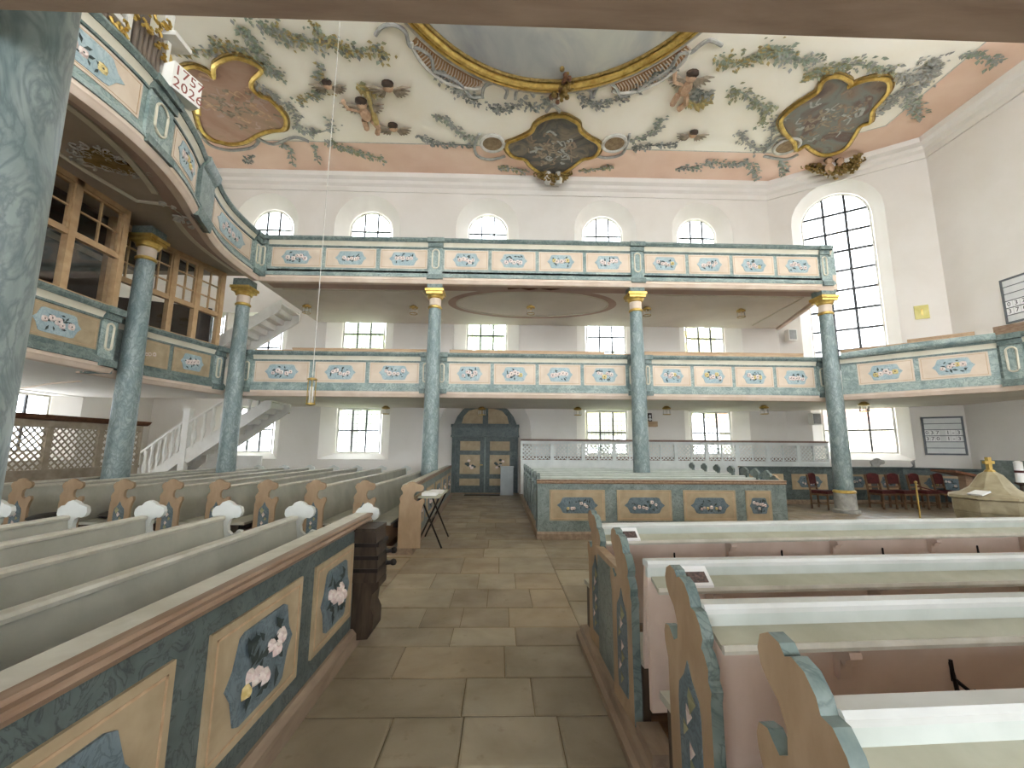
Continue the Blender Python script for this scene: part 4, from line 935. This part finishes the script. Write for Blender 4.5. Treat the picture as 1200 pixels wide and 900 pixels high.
def pew_end(root, T, a0, a1, face, edge, field=None, out=-1, h=1.1, shift=-.15, fs=1., zb=.1, prof=None):
    flower = 'rose'
    k = h/1.1; P = [(f*fs+shift, max(zb, z*k)) for f, z in (prof or ENDP)]
    e = obj('pew_end', MB(T).prism(P, lambda f, z, o: (o, f, z), a0, a1, 0, 1), [face, edge], root)
    if field:
        s = a0 if out < 0 else a1
        fd = obj('painted_field', MB(T).prism([(f*fs+shift, z*k) for f, z in FIELD], lambda f, z, o: (o, f, z), s-.004 if out < 0 else s, s if out < 0 else s+.004), field, e, False)
        mb = MB(T); r = random.Random(int(a0*77)+len(root.name)); o = s+out*.006
        for q in range(7):
            z = (.28+.06*q)*k; f = .17*fs+shift+.03*math.sin(q*1.9); w_ = r.uniform(.02, .035)
            mb.add([(o, f-w_, z), (o+out*.01, f, z+w_*1.5), (o, f+w_, z), (o+out*.01, f, z-w_*1.5)], [(0, 1, 2, 3)], q % 2)
        obj('painted_flower', mb, ['leaf_olive', flower], e, False)
    return e
def pew(label, T, L, group, h=.985, front='pew_grey', rear='pew_grey', rim='pew_rim', shelf=False, brackets=(), hooks=(), ends=(), seat=True, upper=None, zb=.1):
    w0 = T(L/2, 0, 0); root = thing('pew', label, 'pew', (w0[0], w0[1], 0), group)
    zt = h-.035
    obj('back', MB(T).prism([(.07, .42), (.095, .42), (.025, zt), (.0, zt)], lambda f, z, o: (o, f, z), 0, L), front, root)
    obj('top_rail', MB(T).prism([(-.03, zt), (.04, zt), (.045, zt+.02), (.035, h), (-.025, h), (-.035, zt+.02)], lambda f, z, o: (o, f, z), 0, L), rim, root)
    if seat:
        obj('seat', MB(T).box(0, L, .07, .44, .42, .455), 'pew_grey', root)
        for k in range(int(L//1.6)+1): obj('seat_support', MB(T).box(min(L-.04, k*1.6), min(L, k*1.6+.04), .1, .36, zb, .42), 'wood_dark', root)
    if shelf:
        obj('rear_panel', MB(T).box(0, L, -.02, .012, zb+.15, .915), rear, root)
        obj('upper_back', MB(T).box(0, L, -.022, .005, .915, zt), upper or 'pew_mint', root)
        obj('book_shelf', MB(T).prism([(-.02, .92), (-.02, .9), (-.105, .86), (-.105, .88)], lambda f, z, o: (o, f, z), .02, L), 'pew_shelf', root)
        obj('shelf_lip', MB(T).prism([(-.1, .857), (-.114, .855), (-.12, .87), (-.114, .888), (-.1, .884)], lambda f, z, o: (o, f, z), .02, L), 'pew_rim', root)
        for a in brackets: obj('bracket', MB(T).prism([(-.02, .88), (-.1, .842), (-.105, .82), (-.085, .81), (-.07, .78), (-.055, .8), (-.05, .74), (-.035, .72), (-.02, .73)], lambda f, z, o: (o, f, z), a, a+.05), 'pew_pink', root)
        for a in hooks:
            obj('coat_hook', MB(T).tube([(a, -.022, .76), (a, -.03, .70), (a-.03, -.06, .665), (a-.035, -.075, .68)], .008, 5).tube([(a, -.03, .70), (a+.03, -.06, .665), (a+.035, -.075, .68)], .008, 5).box(a-.005, a+.005, -.028, -.018, .69, .77), 'iron_dark', root)
    for e in ends: pew_end(root, T, *e)
    return root
orde = ['first', 'second', 'third', 'fourth', 'fifth', 'sixth', 'seventh', 'eighth', 'ninth']
def panelled(name, label, P, s0, s1, z0, z1, panels, pz, body='slate', pm='panel_ochre', mm='field_slate', thick=.13, rail='wood_rail', top='pew_rim', pl=.14, n=6, med=(.72, .72)):
    c = P((s0+s1)/2, 0, 0); r = thing(name, label, 'parapet', (c[0], c[1], 0))
    obj('body', sweep(MB(), P, s0, s1, [(-thick, pl*.5), (0, pl*.5), (0, z1-.05), (-thick, z1-.05)]), body, r)
    if pl: obj('plinth', sweep(MB(), P, s0-.02, s1+.02, [(-thick, 0), (.055, 0), (.05, pl*.75), (.02, pl), (-thick, pl)]), 'wood_plinth', r)
    obj('rail', sweep(MB(), P, s0-.01, s1+.01, [(-thick*.5, z1-.075), (.012, z1-.075), (.03, z1-.05), (.018, z1-.035), (.035, z1-.012), (.03, z1+.001), (-.015, z1+.001)]), rail, r)
    obj('top_board', sweep(MB(), P, s0-.01, s1+.01, [(-thick-.02, z1-.03), (-.01, z1-.03), (-.005, z1), (-thick-.02, z1)]), top, r)
    for a, b in panels: panel(r, P, a, b, pz[0], pz[1], 0, pm, mm, n, med)
    return r
# ---- left near block A
PA = Path([(-1.2, -1.2), (-1.2, 4.12)]); ya = lambda x, y: onx(x, y, -1.2).y+1.2
pa = panelled('pew_parapet', 'long slate blue parapet with rose panels at the left of the aisle', PA, 0, PA.L, 0, 1.0,
              [(ya(370, 650), ya(414, 628)), (ya(247, 730), ya(354, 665)), (ya(247, 730)-.2-1.0, ya(247, 730)-.2), (ya(247, 730)-2.4, ya(247, 730)-1.4)], (.26, .82), thick=.11, n=7)
obj('end_scroll', MB().prism([(-1.34+f*.62, z*.99) for f, z in ENDP[7:-2]], lambda a, b, o: (a, o, b), 4.1, 4.14), 'pew_white', pa)
obj('end_board', MB().box(-1.35, -1.19, 4.12, 4.16, .1, .93), 'wood_end', pa)
AX = [-1.9, -2.56, -3.26, -3.95, -4.62, -5.3]
for i, x in enumerate(AX):
    T = lambda a, f, z, x=x: (x+f, -1.2+a, z)
    pew('%s grey pew behind the left near parapet, white scroll at its far end' % orde[i], T, 5.33, 'left near pews', .965, 'pew_grey', 'pew_grey', 'pew_rim', False, (), (), [(5.33, 5.37, 'pew_white', 'pew_white', None, -1, 1.1, -.1, .78)])
pf = thing('pew_platform', 'wooden floor under the left near pews', 'platform', (-3.5, 1.5, 0))
obj('boards', MB().box(-6.2, -1.34, -1.2, 4.1, 0, .1), 'wood_floor', pf)
# ---- left far block B
PB = Path([(-1.36, 6.78), (-1.6, 14.2)])
pb_ = panelled('pew_parapet', 'grey marbled parapet beside the folding stand leading to the doorway', PB, 0, PB.L, 0, 1.03, [(.25+1.45*i, 1.35+1.45*i) for i in range(5)], (.28, .82), 'slate_mid', 'panel_ochre', 'field_slate', .12)
pew_end(pb_, lambda a, f, z: (-1.5+f+.12, 6.74+a, z), 0, .04, 'wood_end', 'wood_end', None, -1, 1.08)
BX = [-2.1, -2.85, -3.58, -4.3, -5.0, -5.72, -6.47, -7.22, -8.0]
for i, x in enumerate(BX):
    T = lambda a, f, z, x=x: (x+f, 6.8+a, z); L = 6.3
    pew('%s pew left of the far aisle with brown scrolled end and blue field' % orde[i], T, L, 'left far pews', .985, 'pew_grey', 'pew_grey', 'pew_rim', False, (), (), [(-.04, 0., 'wood_end', 'wood_end', 'field_slate', -1, 1.1, -.13, .88), (L, L+.04, 'pew_white', 'pew_white', None, 1, 1.06, -.13, .88)])
pf = thing('pew_platform', 'wooden floor under the left far pews', 'platform', (-4.5, 10, 0))
obj('boards', MB().box(-8.4, -1.75, 6.84, 13.2, 0, .1), 'wood_floor', pf)
obj('edge_board', MB().box(-8.4, -1.45, 6.76, 6.84, 0, .11), 'wood_plinth', pf)
# ---- right near block C
C0 = []; CSH = [-.2, .12, -.12, -.13]
for i, (y, deg, L) in enumerate(((3.55, 5.5, 6.4), (2.43, 3.5, 6.0), (1.78, 3.2, 5.5), (1.1, 2.8, 5.0))):
    c, s_ = math.cos(math.radians(deg)), math.sin(math.radians(deg))
    T = lambda a, f, z, y=y, c=c, s_=s_: (.8+c*a-s_*f, y+s_*a+c*f, z); C0.append(T)
    br = [.12+.95*k+.2*i for k in range(5)]; hk = [.62+.95*k+.2*i for k in range(5)]
    pew('%s pink backed pew right of the near aisle, counted from the far side' % orde[i], T, L, 'right near pews', 1.0, 'pew_pink', 'pew_pink', 'pew_white', True, br, hk, [(-.045, 0., 'wood_end', 'teal_dark', 'field_slate', -1, 1.1, CSH[i], .95, .1, ENDC)], True, 'pew_mint', .1)
pc = thing('pew_platform', 'brown stepped platform under the right near pews', 'platform', (2.5, 2, 0))
obj('step', MB().prism([(.67, 0), (.67, .05), (.7, .06), (.71, .1), (.8, .11), (.8, 0)], lambda a, b, o: (a, o, b), -.6, 3.92), 'wood_plinth', pc)
obj('boards', MB().prism([(.8, -.6), (7., -.6), (7., 4.45), (.8, 3.92)], lambda a, b, o: (a, b, o), 0, .1), 'wood_floor', pc)
obj('side_panel', MB().box(.755, .79, 2.78, 3.42, .1, .82), 'slate_mid', pc); obj('side_cap', MB().box(.74, .8, 2.78, 3.42, .82, .86), 'wood_end', pc)
obj('foot_block', MB().box(.74, .86, 2.25, 2.5, .1, .16), 'wood_plinth', pc)
# ---- right far block D
PD = Path([(.68, 7.9), (5.25, 7.9)]); xd = lambda px: ony(px, 590, 7.9).x-.68
pd = panelled('pew_parapet', 'slate blue parapet with four rose panels in front of the right far pews', PD, 0, PD.L, 0, 1.04, [(xd(644), xd(709)), (xd(723), xd(787)), (xd(801), xd(862)), (xd(874), xd(904))], (.32, .86), 'slate_mid', 'panel_ochre', 'field_slate', .12, 'wood_rail', 'pew_mint', .13, 6, (.74, .52))
DY = [8.5, 9.3, 10.1, 10.9, 11.7, 12.5, 13.3]
for i, y in enumerate(DY):
    T = lambda a, f, z, y=y: (.78+a, y+f, z); L = [4.5, 4.75, 4.98, 5.08, 5.12, 5.15, 5.15][i]
    pew('%s pale green pew behind the right far parapet' % orde[i], T, L, 'right far pews', 1.0, 'pew_mint', 'pew_mint', 'pew_mint', True, (), (), [(-.05, 0., 'slate_mid', 'slate_mid', None, -1, 1.12, -.14, .9), (L, L+.05, 'slate_mid', 'slate_mid', None, 1, 1.2, -.14, .9)], True, 'pew_mint', .1)
pf = thing('pew_platform', 'wooden floor under the right far pews', 'platform', (3.5, 10.8, 0))
obj('boards', MB().box(.74, 6.3, 8.03, 14.2, 0, .1), 'wood_floor', pf); obj('edge_board', MB().box(.66, .74, 7.93, 14.2, 0, .13), 'wood_plinth', pf)
pew_end(pd, lambda a, f, z: (.68+a, 7.96+f, z), 0, .05, 'slate_mid', 'slate_mid', None, -1, 1.12, 0.); pew_end(pd, lambda a, f, z: (5.2+a, 7.96+f, z), 0, .05, 'slate_mid', 'wood_end', None, -1, 1.12, 0.)

# ================================================================== LATTICES
def lattice(mb, x0, x1, z0, z1, y0, y1, sp=.085, w_=.022, m=0):
    W, H = x1-x0, z1-z0
    for sgn in (1, -1):
        k = -H
        while k < W:
            a, b = max(0, k), min(W, k+H)
            if b-a > .01:
                p, q = (a, a-k), (b, b-k)
                if sgn < 0: p, q = (W-p[0], p[1]), (W-q[0], q[1])
                d = Vector((q[0]-p[0], q[1]-p[1])).normalized(); n = Vector((-d.y, d.x))*w_/2; yy = y0 if sgn > 0 else y1
                mb.add([(x0+p[0]-n.x, yy, z0+p[1]-n.y), (x0+q[0]-n.x, yy, z0+q[1]-n.y), (x0+q[0]+n.x, yy, z0+q[1]+n.y), (x0+p[0]+n.x, yy, z0+p[1]+n.y)], [(0, 1, 2, 3)], m)
            k += sp*1.414
    return mb
# far right stall
ls = thing('lattice_stall', 'long white lattice screen with brown rail in front of the far wall', 'screen', (6, 14.3, 0))
X0, X1 = .68, 11.1
obj('lower_panel', MB().box(X0, X1, 14.3, 14.36, 0, 1.22), 'stall_white', ls)
obj('top_rail', MB().box(X0, X1, 14.24, 14.42, 1.84, 1.9), 'stall_brown', ls); obj('upper_frieze', MB().box(X0, X1, 14.3, 14.36, 1.74, 1.84), 'stall_white', ls)
nb = 10; bw = (X1-X0)/nb
for k in range(nb+1): x = X0+bw*k; obj('stile', MB().box(max(X0, x-.06), min(X1, x+.06), 14.29, 14.37, 1.22, 1.74), 'stall_white', ls)
for k in range(nb):
    a = X0+bw*k+.06; b = a+bw-.12; c = (a+b)/2
    obj('mullion', MB().box(c-.02, c+.02, 14.3, 14.36, 1.22, 1.74), 'stall_white', ls)
    for x0, x1 in ((a, c-.02), (c+.02, b)): obj('lattice', lattice(MB(), x0, x1, 1.24, 1.72, 14.32, 14.345, .09, .034), 'stall_white', ls, False)
obj('back_board', MB().box(X0, X1, 14.86, 14.92, .1, 1.34), 'stall_brown', ls)
obj('bench_seat', MB().box(X0, X1, 14.5, 14.9, .5, .55), 'stall_brown', ls)
# left screen
lw = thing('lattice_screen', 'brownish wooden lattice screen at the left behind the pews', 'screen', (-8.6, 8, 0))
TL = lambda s, o, z: (-8.6+o, 4.2+s, z); LL = 6.35
obj('lower_panel', MB(TL).box(0, LL, -.06, 0, 0, 1.12), 'wood_lattice', lw)
obj('cornice', MB(TL).prism([(-.12, 2.06), (.04, 2.06), (.1, 2.1), (.14, 2.16), (-.16, 2.16)], lambda f, z, o: (o, f, z), -.05, LL+.08), 'wood_brown', lw)
obj('frieze', MB(TL).box(0, LL, -.05, .01, 1.92, 2.06), 'wood_lattice', lw)
obj('sill', MB(TL).box(0, LL, -.07, .03, 1.08, 1.14), 'wood_lattice', lw)
nb = 6; bw = LL/nb
for k in range(nb+1): obj('stile', MB(TL).box(max(0, bw*k-.06), min(LL, bw*k+.06), -.05, .01, 1.12, 1.94), 'wood_lattice', lw)
for k in range(nb): obj('lattice', lattice(MB(TL), bw*k+.06, bw*k+bw-.06, 1.14, 1.92, -.03, -.005, .095, .035), 'wood_lattice', lw, False)

# ================================================================== STAIRS
def flight(root, x0, z0, x1, z1, y0, y1, n, rail=True, nb=6, mat='white_paint'):
    dx, dz = (x1-x0)/n, (z1-z0)/n
    for y in (y0, y1-.06): obj('stringer', MB().prism([(x0-.15, z0-.15), (x0+.05, z0-.25), (x1, z1-.25), (x1, z1+.1), (x0-.1, z0+.12)], lambda a, b, o: (a, o, b), y, y+.06), mat, root)
    for k in range(n):
        obj('tread', MB().box(x0+dx*k-.03, x0+dx*(k+1), y0+.06, y1-.06, z0+dz*(k+1)-.04, z0+dz*(k+1)), mat, root)
        obj('riser', MB().box(x0+dx*k, x0+dx*k+.02, y0+.06, y1-.06, z0+dz*k-.02, z0+dz*(k+1)-.03), mat, root)
    if rail:
        obj('handrail', MB().tube([(x0-.05, y0+.03, z0+.95), (x1, y0+.03, z1+.95)], .045, 6), mat, root)
        for k in range(nb):
            t = (k+.5)/nb; x, z = x0+(x1-x0)*t, z0+(z1-z0)*t
            obj('baluster', MB().lathe((x, y0+.03, z+.1), [(.045, 0), (.045, .1), (.03, .14), (.065, .3), (.06, .4), (.03, .55), (.04, .62), (.03, .68), (.045, .72), (.045, .84)], 8), mat, root)
st = thing('staircase', 'white painted stairs with turned balusters in the far left corner', 'staircase', (-9.3, 13.3, 0))
flight(st, -10.85, .15, -9.42, 1.35, 12.95, 14.2, 7, True, 8)
obj('newel', MB().box(-9.42, -9.24, 12.93, 13.1, 0, 2.62).box(-9.45, -9.21, 12.9, 13.13, 2.62, 2.7), 'white_paint', st)
flight(st, -9.2, 1.35, -6.9, 2.98, 12.95, 14.2, 10, True, 9)
obj('bottom_newel', MB().box(-11.1, -10.92, 12.93, 13.1, 0, 1.3), 'white_paint', st)
obj('landing_wall', MB().box(-9.3, -7.6, 14.0, 14.06, 0, 1.3), 'white_paint', st)
st2 = thing('staircase', 'upper white stairs rising behind the left corner column', 'staircase', (-8.2, 13.3, 3.2))
flight(st2, -10.0, 3.9, -6.9, 6.05, 13.0, 14.3, 12, False)

# ================================================================== FURNITURE
# offering box on the near parapet
ob = thing('offering_box', 'dark carved wooden offering box on the end of the near parapet', 'offering box', (-1.1, 3.9, .06))
obj('upper_box', MB().prism([(-1.2, .91), (-1.03, .9), (-1.02, .85), (-1.0, .62), (-1.0, .5), (-1.2, .5)], lambda a, b, o: (a, o, b), 3.72, 4.02), 'wood_dark', ob)
obj('lid', MB().box(-1.2, -1.02, 3.7, 4.04, .905, .93), 'wood_dark', ob)
obj('corbel', MB().prism([(-1.2, .5), (-.99, .5), (-.99, .45), (-1.04, .4), (-1.05, .3), (-1.02, .24), (-1.02, .12), (-1.06, .06), (-1.2, .05)], lambda a, b, o: (a, o, b), 3.75, 3.99), 'wood_dark', ob)
for z in (.58, .68, .78): obj('iron_strap', MB().box(-1.2, -.995+.0, 3.715, 4.025, z, z+.03), 'iron_dark', ob)
for z in (.6, .7): obj('lock', MB().tube([(-.99, 3.95, z), (-.94, 3.97, z)], .018, 8).ball((-.93, 3.975, z), .03, 8), 'iron_dark', ob)
# folding stand with papers
fs_ = thing('folding_stand', 'folding stand with thin crossed legs beside the marbled parapet', 'stand', (-1.12, 7.6, 0))
obj('stand_top', MB().box(-1.3, -.96, 7.0, 8.2, .8, .825), 'pew_shelf', fs_)
for y in (7.15, 8.05):
    for a, b in ((-1.34, -.98), (-.92, -1.28)): obj('leg', MB().tube([(a, y, 0.01), (b, y, .8)], .014, 6), 'iron_dark', fs_)
obj('cross_bar', MB().tube([(-1.13, 7.15, .42), (-1.13, 8.05, .42)], .01, 6), 'iron_dark', fs_)
for k, (x, y, n) in enumerate(((-1.15, 7.25, .05), (-1.1, 7.62, .035))):
    tag(obj('paper_stack', MB().box(x-.11, x+.12, y-.15, y+.15, .825, .825+n).box(x-.1, x+.1, y-.14, y+.15, .825+n, .83+n), 'paper'), ['taller white stack of papers on the folding stand', 'lower white stack of papers on the folding stand'][k], 'papers')
# grey pedestal in front of the door
tag(obj('pedestal', MB().box(.02, .46, 14.95, 15.3, 0, .95).box(0, .48, 14.93, 15.32, .93, .97), 'grey_box'), 'plain pale grey pedestal before the right door leaf', 'pedestal')
dm = tag(obj('door_mat', MB().box(-1.2, .0, 14.85, 15.2, 0, .02), 'iron_dark'), 'dark mat in front of the blue door', 'mat')
# stall parapet behind the chairs
PS = Path([(7.3, 13.0), (12.35, 13.0), (13.6, 11.7)])
panelled('stall_parapet', 'dark marbled parapet with ochre panels behind the red chairs', PS, 0, PS.L, 0, 1.1, [(.2, 1.3), (1.55, 2.65), (2.9, 4.0), (4.2, 4.9), (5.3, 6.5)], (.42, .88), 'slate', 'panel_ochre', 'field_slate', .1, 'slate', 'stall_brown', .12, 6)
wb = thing('wall_bench', 'grey bench with scrolled ends behind the dark parapet', 'bench', (12, 13.2, 0))
for px in (1032, 1080, 1117): q = ony(px, 545, 13.2); pew_end(wb, (lambda a, f, z, q=q: (q.x+f*1.3-.2, 13.12+a, z)), 0, .05, 'stucco_grey', 'stucco_grey', None, -1, 1.37)
q = onx(1175, 540, 13.55); obj('bench_back', MB().box(13.5, 13.6, 10.4, q.y+.5, .2, 1.36), 'slate_mid', wb)
# chairs
def chair(x, y, rz, label):
    c = thing('chair', label, 'chair', (0, 0, 0), 'red upholstered chairs')
    obj('seat', MB().box(-.22, .22, -.22, .2, .42, .47).box(-.2, .2, -.2, .18, .47, .5), ['red_velvet'], c)
    obj('seat_rail', MB().box(-.23, .23, -.23, .21, .37, .42), 'chair_wood', c)
    for sx in (-1, 1):
        obj('leg', MB().box(sx*.21-.02, sx*.21+.02, -.23, -.19, 0, .42), 'chair_wood', c)
        obj('rear_post', MB().prism([(.17, 0), (.21, 0), (.21, .45), (.27, .92), (.23, .92), (.17, .45)], lambda a, b, o: (o, a, b), sx*.21-.02, sx*.21+.02), 'chair_wood', c)
    obj('back_pad', MB().prism([(-.19, .66), (.19, .66), (.19, .9), (.1, .95), (0, .96), (-.1, .95), (-.19, .9)], lambda a, b, o: (a, o, b), .2, .26), 'red_velvet', c)
    obj('back_rail', MB().box(-.19, .19, .19, .22, .55, .59), 'chair_wood', c); obj('stretcher', MB().box(-.2, .2, -.02, .0, .15, .18).box(-.215, -.195, -.2, .18, .13, .16).box(.195, .215, -.2, .18, .13, .16), 'chair_wood', c)
    c.location = (x, y, 0); c.rotation_euler = (0, 0, rz); return c
p = onz(968, 597, 0); ch0 = chair(p.x+.05, 11.95, .55, 'red velvet chair standing alone left of the right column')
for k, px in enumerate((1037, 1061, 1086, 1115)):
    p = onz(px, 596, 0); dup(ch0, (p.x, 12.05, 0), .12+.05*k, ['first', 'second', 'third', 'fourth'][k]+' red velvet chair right of the column, counted from it')
# font
FX, FY = 5.92, 5.1
ft = thing('baptismal_font', 'octagonal stone font with a tented lid and gilt cross', 'font', (FX, FY, 0))
oc = lambda pr: MB().lathe((FX, FY, 0), pr, 8)
obj('foot', oc([(.32, 0), (.32, .1), (.26, .14), (.17, .2), (.15, .45), (.2, .52)]), 'font_stone', ft, False)
obj('bowl', oc([(.2, .52), (.3, .62), (.36, .74), (.385, .88)]), 'font_stone', ft, False)
lid = obj('lid', oc([(.375, .88), (.385, .9), (.385, 1.03), (.42, 1.05), (.41, 1.08), (.3, 1.11), (.21, 1.17), (.15, 1.26), (.11, 1.32), (.05, 1.36)]), 'font_stone', ft, False)
obj('cross', MB().box(FX-.02, FX+.02, FY-.02, FY+.02, 1.36, 1.53).box(FX-.06, FX+.06, FY-.018, FY+.018, 1.45, 1.485).lathe((FX, FY, 1.34), [(.045, 0), (.055, .02), (.04, .04)], 8), 'brass', lid)
obj('gilt_emblem', MB().box(FX-.03, FX+.03, FY-.375, FY-.36, .92, 1.01).box(FX-.07, FX+.07, FY-.375, FY-.36, .955, .975), 'brass', lid)
tag(obj('folded_sheet', MB().prism([(0, 0), (.11, .04), (.1, .055), (-.01, .015)], lambda a, b, o: (FX-.36+a, FY-.2+o, 1.09+b), 0, .16), 'paper'), 'white folded sheet on the left of the font lid', 'paper')  # thin white wedge for the pale bits on the font lid
# brass rope post, lectern, candle
q = ony(1073, 566, 8.6)
rp = thing('rope_post', 'slim brass post in front of the red chairs', 'post', (q.x, 8.6, 0))
obj('foot', MB().lathe((q.x, 8.6, 0), [(.15, 0), (.15, .02), (.03, .05)], 16), 'brass', rp); obj('rod', MB().lathe((q.x, 8.6, 0), [(.015, .04), (.015, .95)], 10), 'brass', rp); obj('knob', MB().ball((q.x, 8.6, .97), .03, 10), 'brass', rp)
obj('cord', MB().tube([tuple(v_) for v_ in spline([Vector((q.x, 8.6, .9)), Vector((q.x+.7, 8.5, .72)), Vector((q.x+1.5, 8.4, .62))], 5)], .012, 5), 'red_velvet', rp)
q = ony(1130, 553, 9.6)
lc = thing('lectern', 'wooden lectern with slanting top beyond the font', 'lectern', (q.x, 9.6, 0))
obj('desk', MB().prism([(-.5, 1.18), (.48, 1.0), (.48, .95), (-.5, 1.13)], lambda a, b, o: (q.x+a, 9.6+o, b), -.28, .28), 'wood_brown', lc)
obj('post', MB().box(q.x-.1, q.x+.06, 9.5, 9.66, .05, 1.08), 'wood_rail', lc); obj('base', MB().box(q.x-.25, q.x+.25, 9.35, 9.85, 0, .06), 'wood_brown', lc)
q = ony(1193, 545, 9.0)
cn = thing('candle', 'thick white candle on a dark stand at the right picture edge', 'candle', (q.x, 9, 0))
obj('wax', MB().lathe((q.x, 9, 0), [(.07, .95), (.07, 1.38), (.03, 1.4)], 12), 'paper', cn); obj('mark', MB().lathe((q.x, 9, 0), [(.072, 1.15), (.072, 1.2)], 12), 'red_velvet', cn); obj('stand', MB().lathe((q.x, 9, 0), [(.18, 0), (.18, .04), (.03, .1), (.03, .88), (.1, .92), (.1, .95)], 12), 'wood_dark', cn)
# hymn boards
def board(T, w_, h, rows, label, lines):
    c = T(w_/2, 0, 0); b = thing('hymn_board', label, 'sign', c)
    obj('backing', MB(T).box(0, w_, 0, .02, 0, h), 'board_bg', b)
    fr = MB(T).box(-.03, w_+.03, 0, .04, -.03, .02).box(-.03, w_+.03, 0, .04, h-.02, h+.03).box(-.03, .02, 0, .04, 0, h).box(w_-.02, w_+.03, 0, .04, 0, h)
    obj('board_frame', fr, 'board_frame', b)
    for k in range(1, rows): obj('divider', MB(T).box(0, w_, 0, .03, h*k/rows-.01, h*k/rows+.01), 'board_frame', b)
    for row, txt in lines:
        zc = h*(row+.5)/rows; cw = w_/7.5
        for k, ch in enumerate(txt):
            if ch == ' ': continue
            x = cw*(k+.6); obj('number_card', MB(T).box(x-cw*.42, x+cw*.42, .018, .026, zc-h/rows*.42, zc+h/rows*.42), 'paper', b)
            text_mesh('digit', ch, h/rows*.85, 'digit_dark', (lambda x_, y_, d, x=x, zc=zc: T(x+x_, .027+d, zc+y_)), b)
nC = Vector((-math.sin(CHA), math.cos(CHA), 0))
def uch(p): return (Vector((p.x, p.y))-Vector(CH0)).dot(_cd.normalized())
a, b, e = onch(1080, 490), onch(1126, 488), onch(1087, 532)
u0, u1 = uch(a), uch(b)
board((lambda x, o, z, u0=u0, z0=e.z: (lambda q: (q[0], q[1], z0+z))(TCH(u0+x, .01+o, 0))), u1-u0, a.z-e.z, 6, 'grey hymn board low on the slanting wall above the chairs', [(3, '037 1-3'), (2, '370 1-3')])
a, e = onx(1174, 330, XE), onx(1181, 379, XE)
board((lambda x, o, z, y0=a.y, z0=e.z: (XE-.01-o, y0-x, z0+z)), 1.25, a.z-e.z, 6, 'grey hymn board high on the right wall cut by the picture edge', [(2, '037 1-3'), (1, '370 1-3')])
# yellow plate
a = onch(1080, 366); u = uch(a)
yp = thing('wall_plate', 'small yellow plate on the white slanting wall', 'plate', tuple(a))
obj('plate', MB(TCH).box(u-.17, u+.17, 0, .04, a.z-.22, a.z+.22), 'yellow_plate', yp); obj('slot', MB(TCH).box(u-.02, u+.02, .04, .06, a.z-.1, a.z+.1), 'brass', yp)
# speakers
for k, (px, py, Y) in enumerate(((927, 393, 14.6), (955, 491, 14.2))):
    a = ony(px, py, Y); s = thing('loudspeaker', ['grey loudspeaker under the right end of the upper gallery', 'grey loudspeaker behind the right column'][k], 'speaker', tuple(a))
    obj('cabinet', MB().box(a.x-.15, a.x+.15, Y-.1, Y+.12, a.z-.2, a.z+.2), 'white_paint', s); obj('grille', MB().box(a.x-.12, a.x+.12, Y-.115, Y-.1, a.z-.17, a.z+.17), 'speaker', s)
a = ony(764, 496, 14.9)
wx = thing('wall_box', 'small wooden box with a black and white sign beside a column', 'box', (a.x, 14.9, a.z-.12))
obj('box', MB().box(a.x-.14, a.x+.16, 14.78, 15.0, a.z-.12, a.z+.06), 'wood_tan', wx); obj('sign', MB().box(a.x-.16, a.x+.02, 14.94, 14.97, a.z+.07, a.z+.36), 'iron_dark', wx); obj('sign_figure', MB().ball((a.x-.05, 14.93, a.z+.25), (.04, .01, .06), 8).ball((a.x-.05, 14.93, a.z+.14), (.06, .01, .05), 8), 'paper', wx)
# booklets on the shelves
for k, (T, a0) in enumerate(((C0[0], .1), (C0[1], .12))):
    def TB(x, y, t, T=T, a0=a0): return T(a0+x, -.115+.09*y/.22, .885+.08*(y/.22)+t) if True else None
    b = thing('booklet', ['white booklet with a picture on the far shelf of the right pews', 'white booklet with a dark photograph on the second shelf of the right pews'][k], 'booklet', T(a0+.1, -.1, .82))
    obj('cover', MB(TB).box(0, .2, 0, .22, 0, .012), 'paper', b); obj('picture', MB(TB).box(.04, .18, .03, .14, .012, .014), 'print_dark', b)
# cushions on the left pews
for k, (px, py) in enumerate(((47, 607), (112, 602))):
    a = onz(px, py, .5); i = min(range(len(BX)), key=lambda j: abs(BX[j]+.25-a.x)); x = BX[i]+.27; y = max(7.0, a.y)
    mb = MB().ball((x, y, .505), (.17, .3, .06), 12)
    tag(obj('cushion', mb, 'cushion'), ['dark seat cushion at the left picture edge', 'dark seat cushion left of the marbled column base'][k], 'cushion')
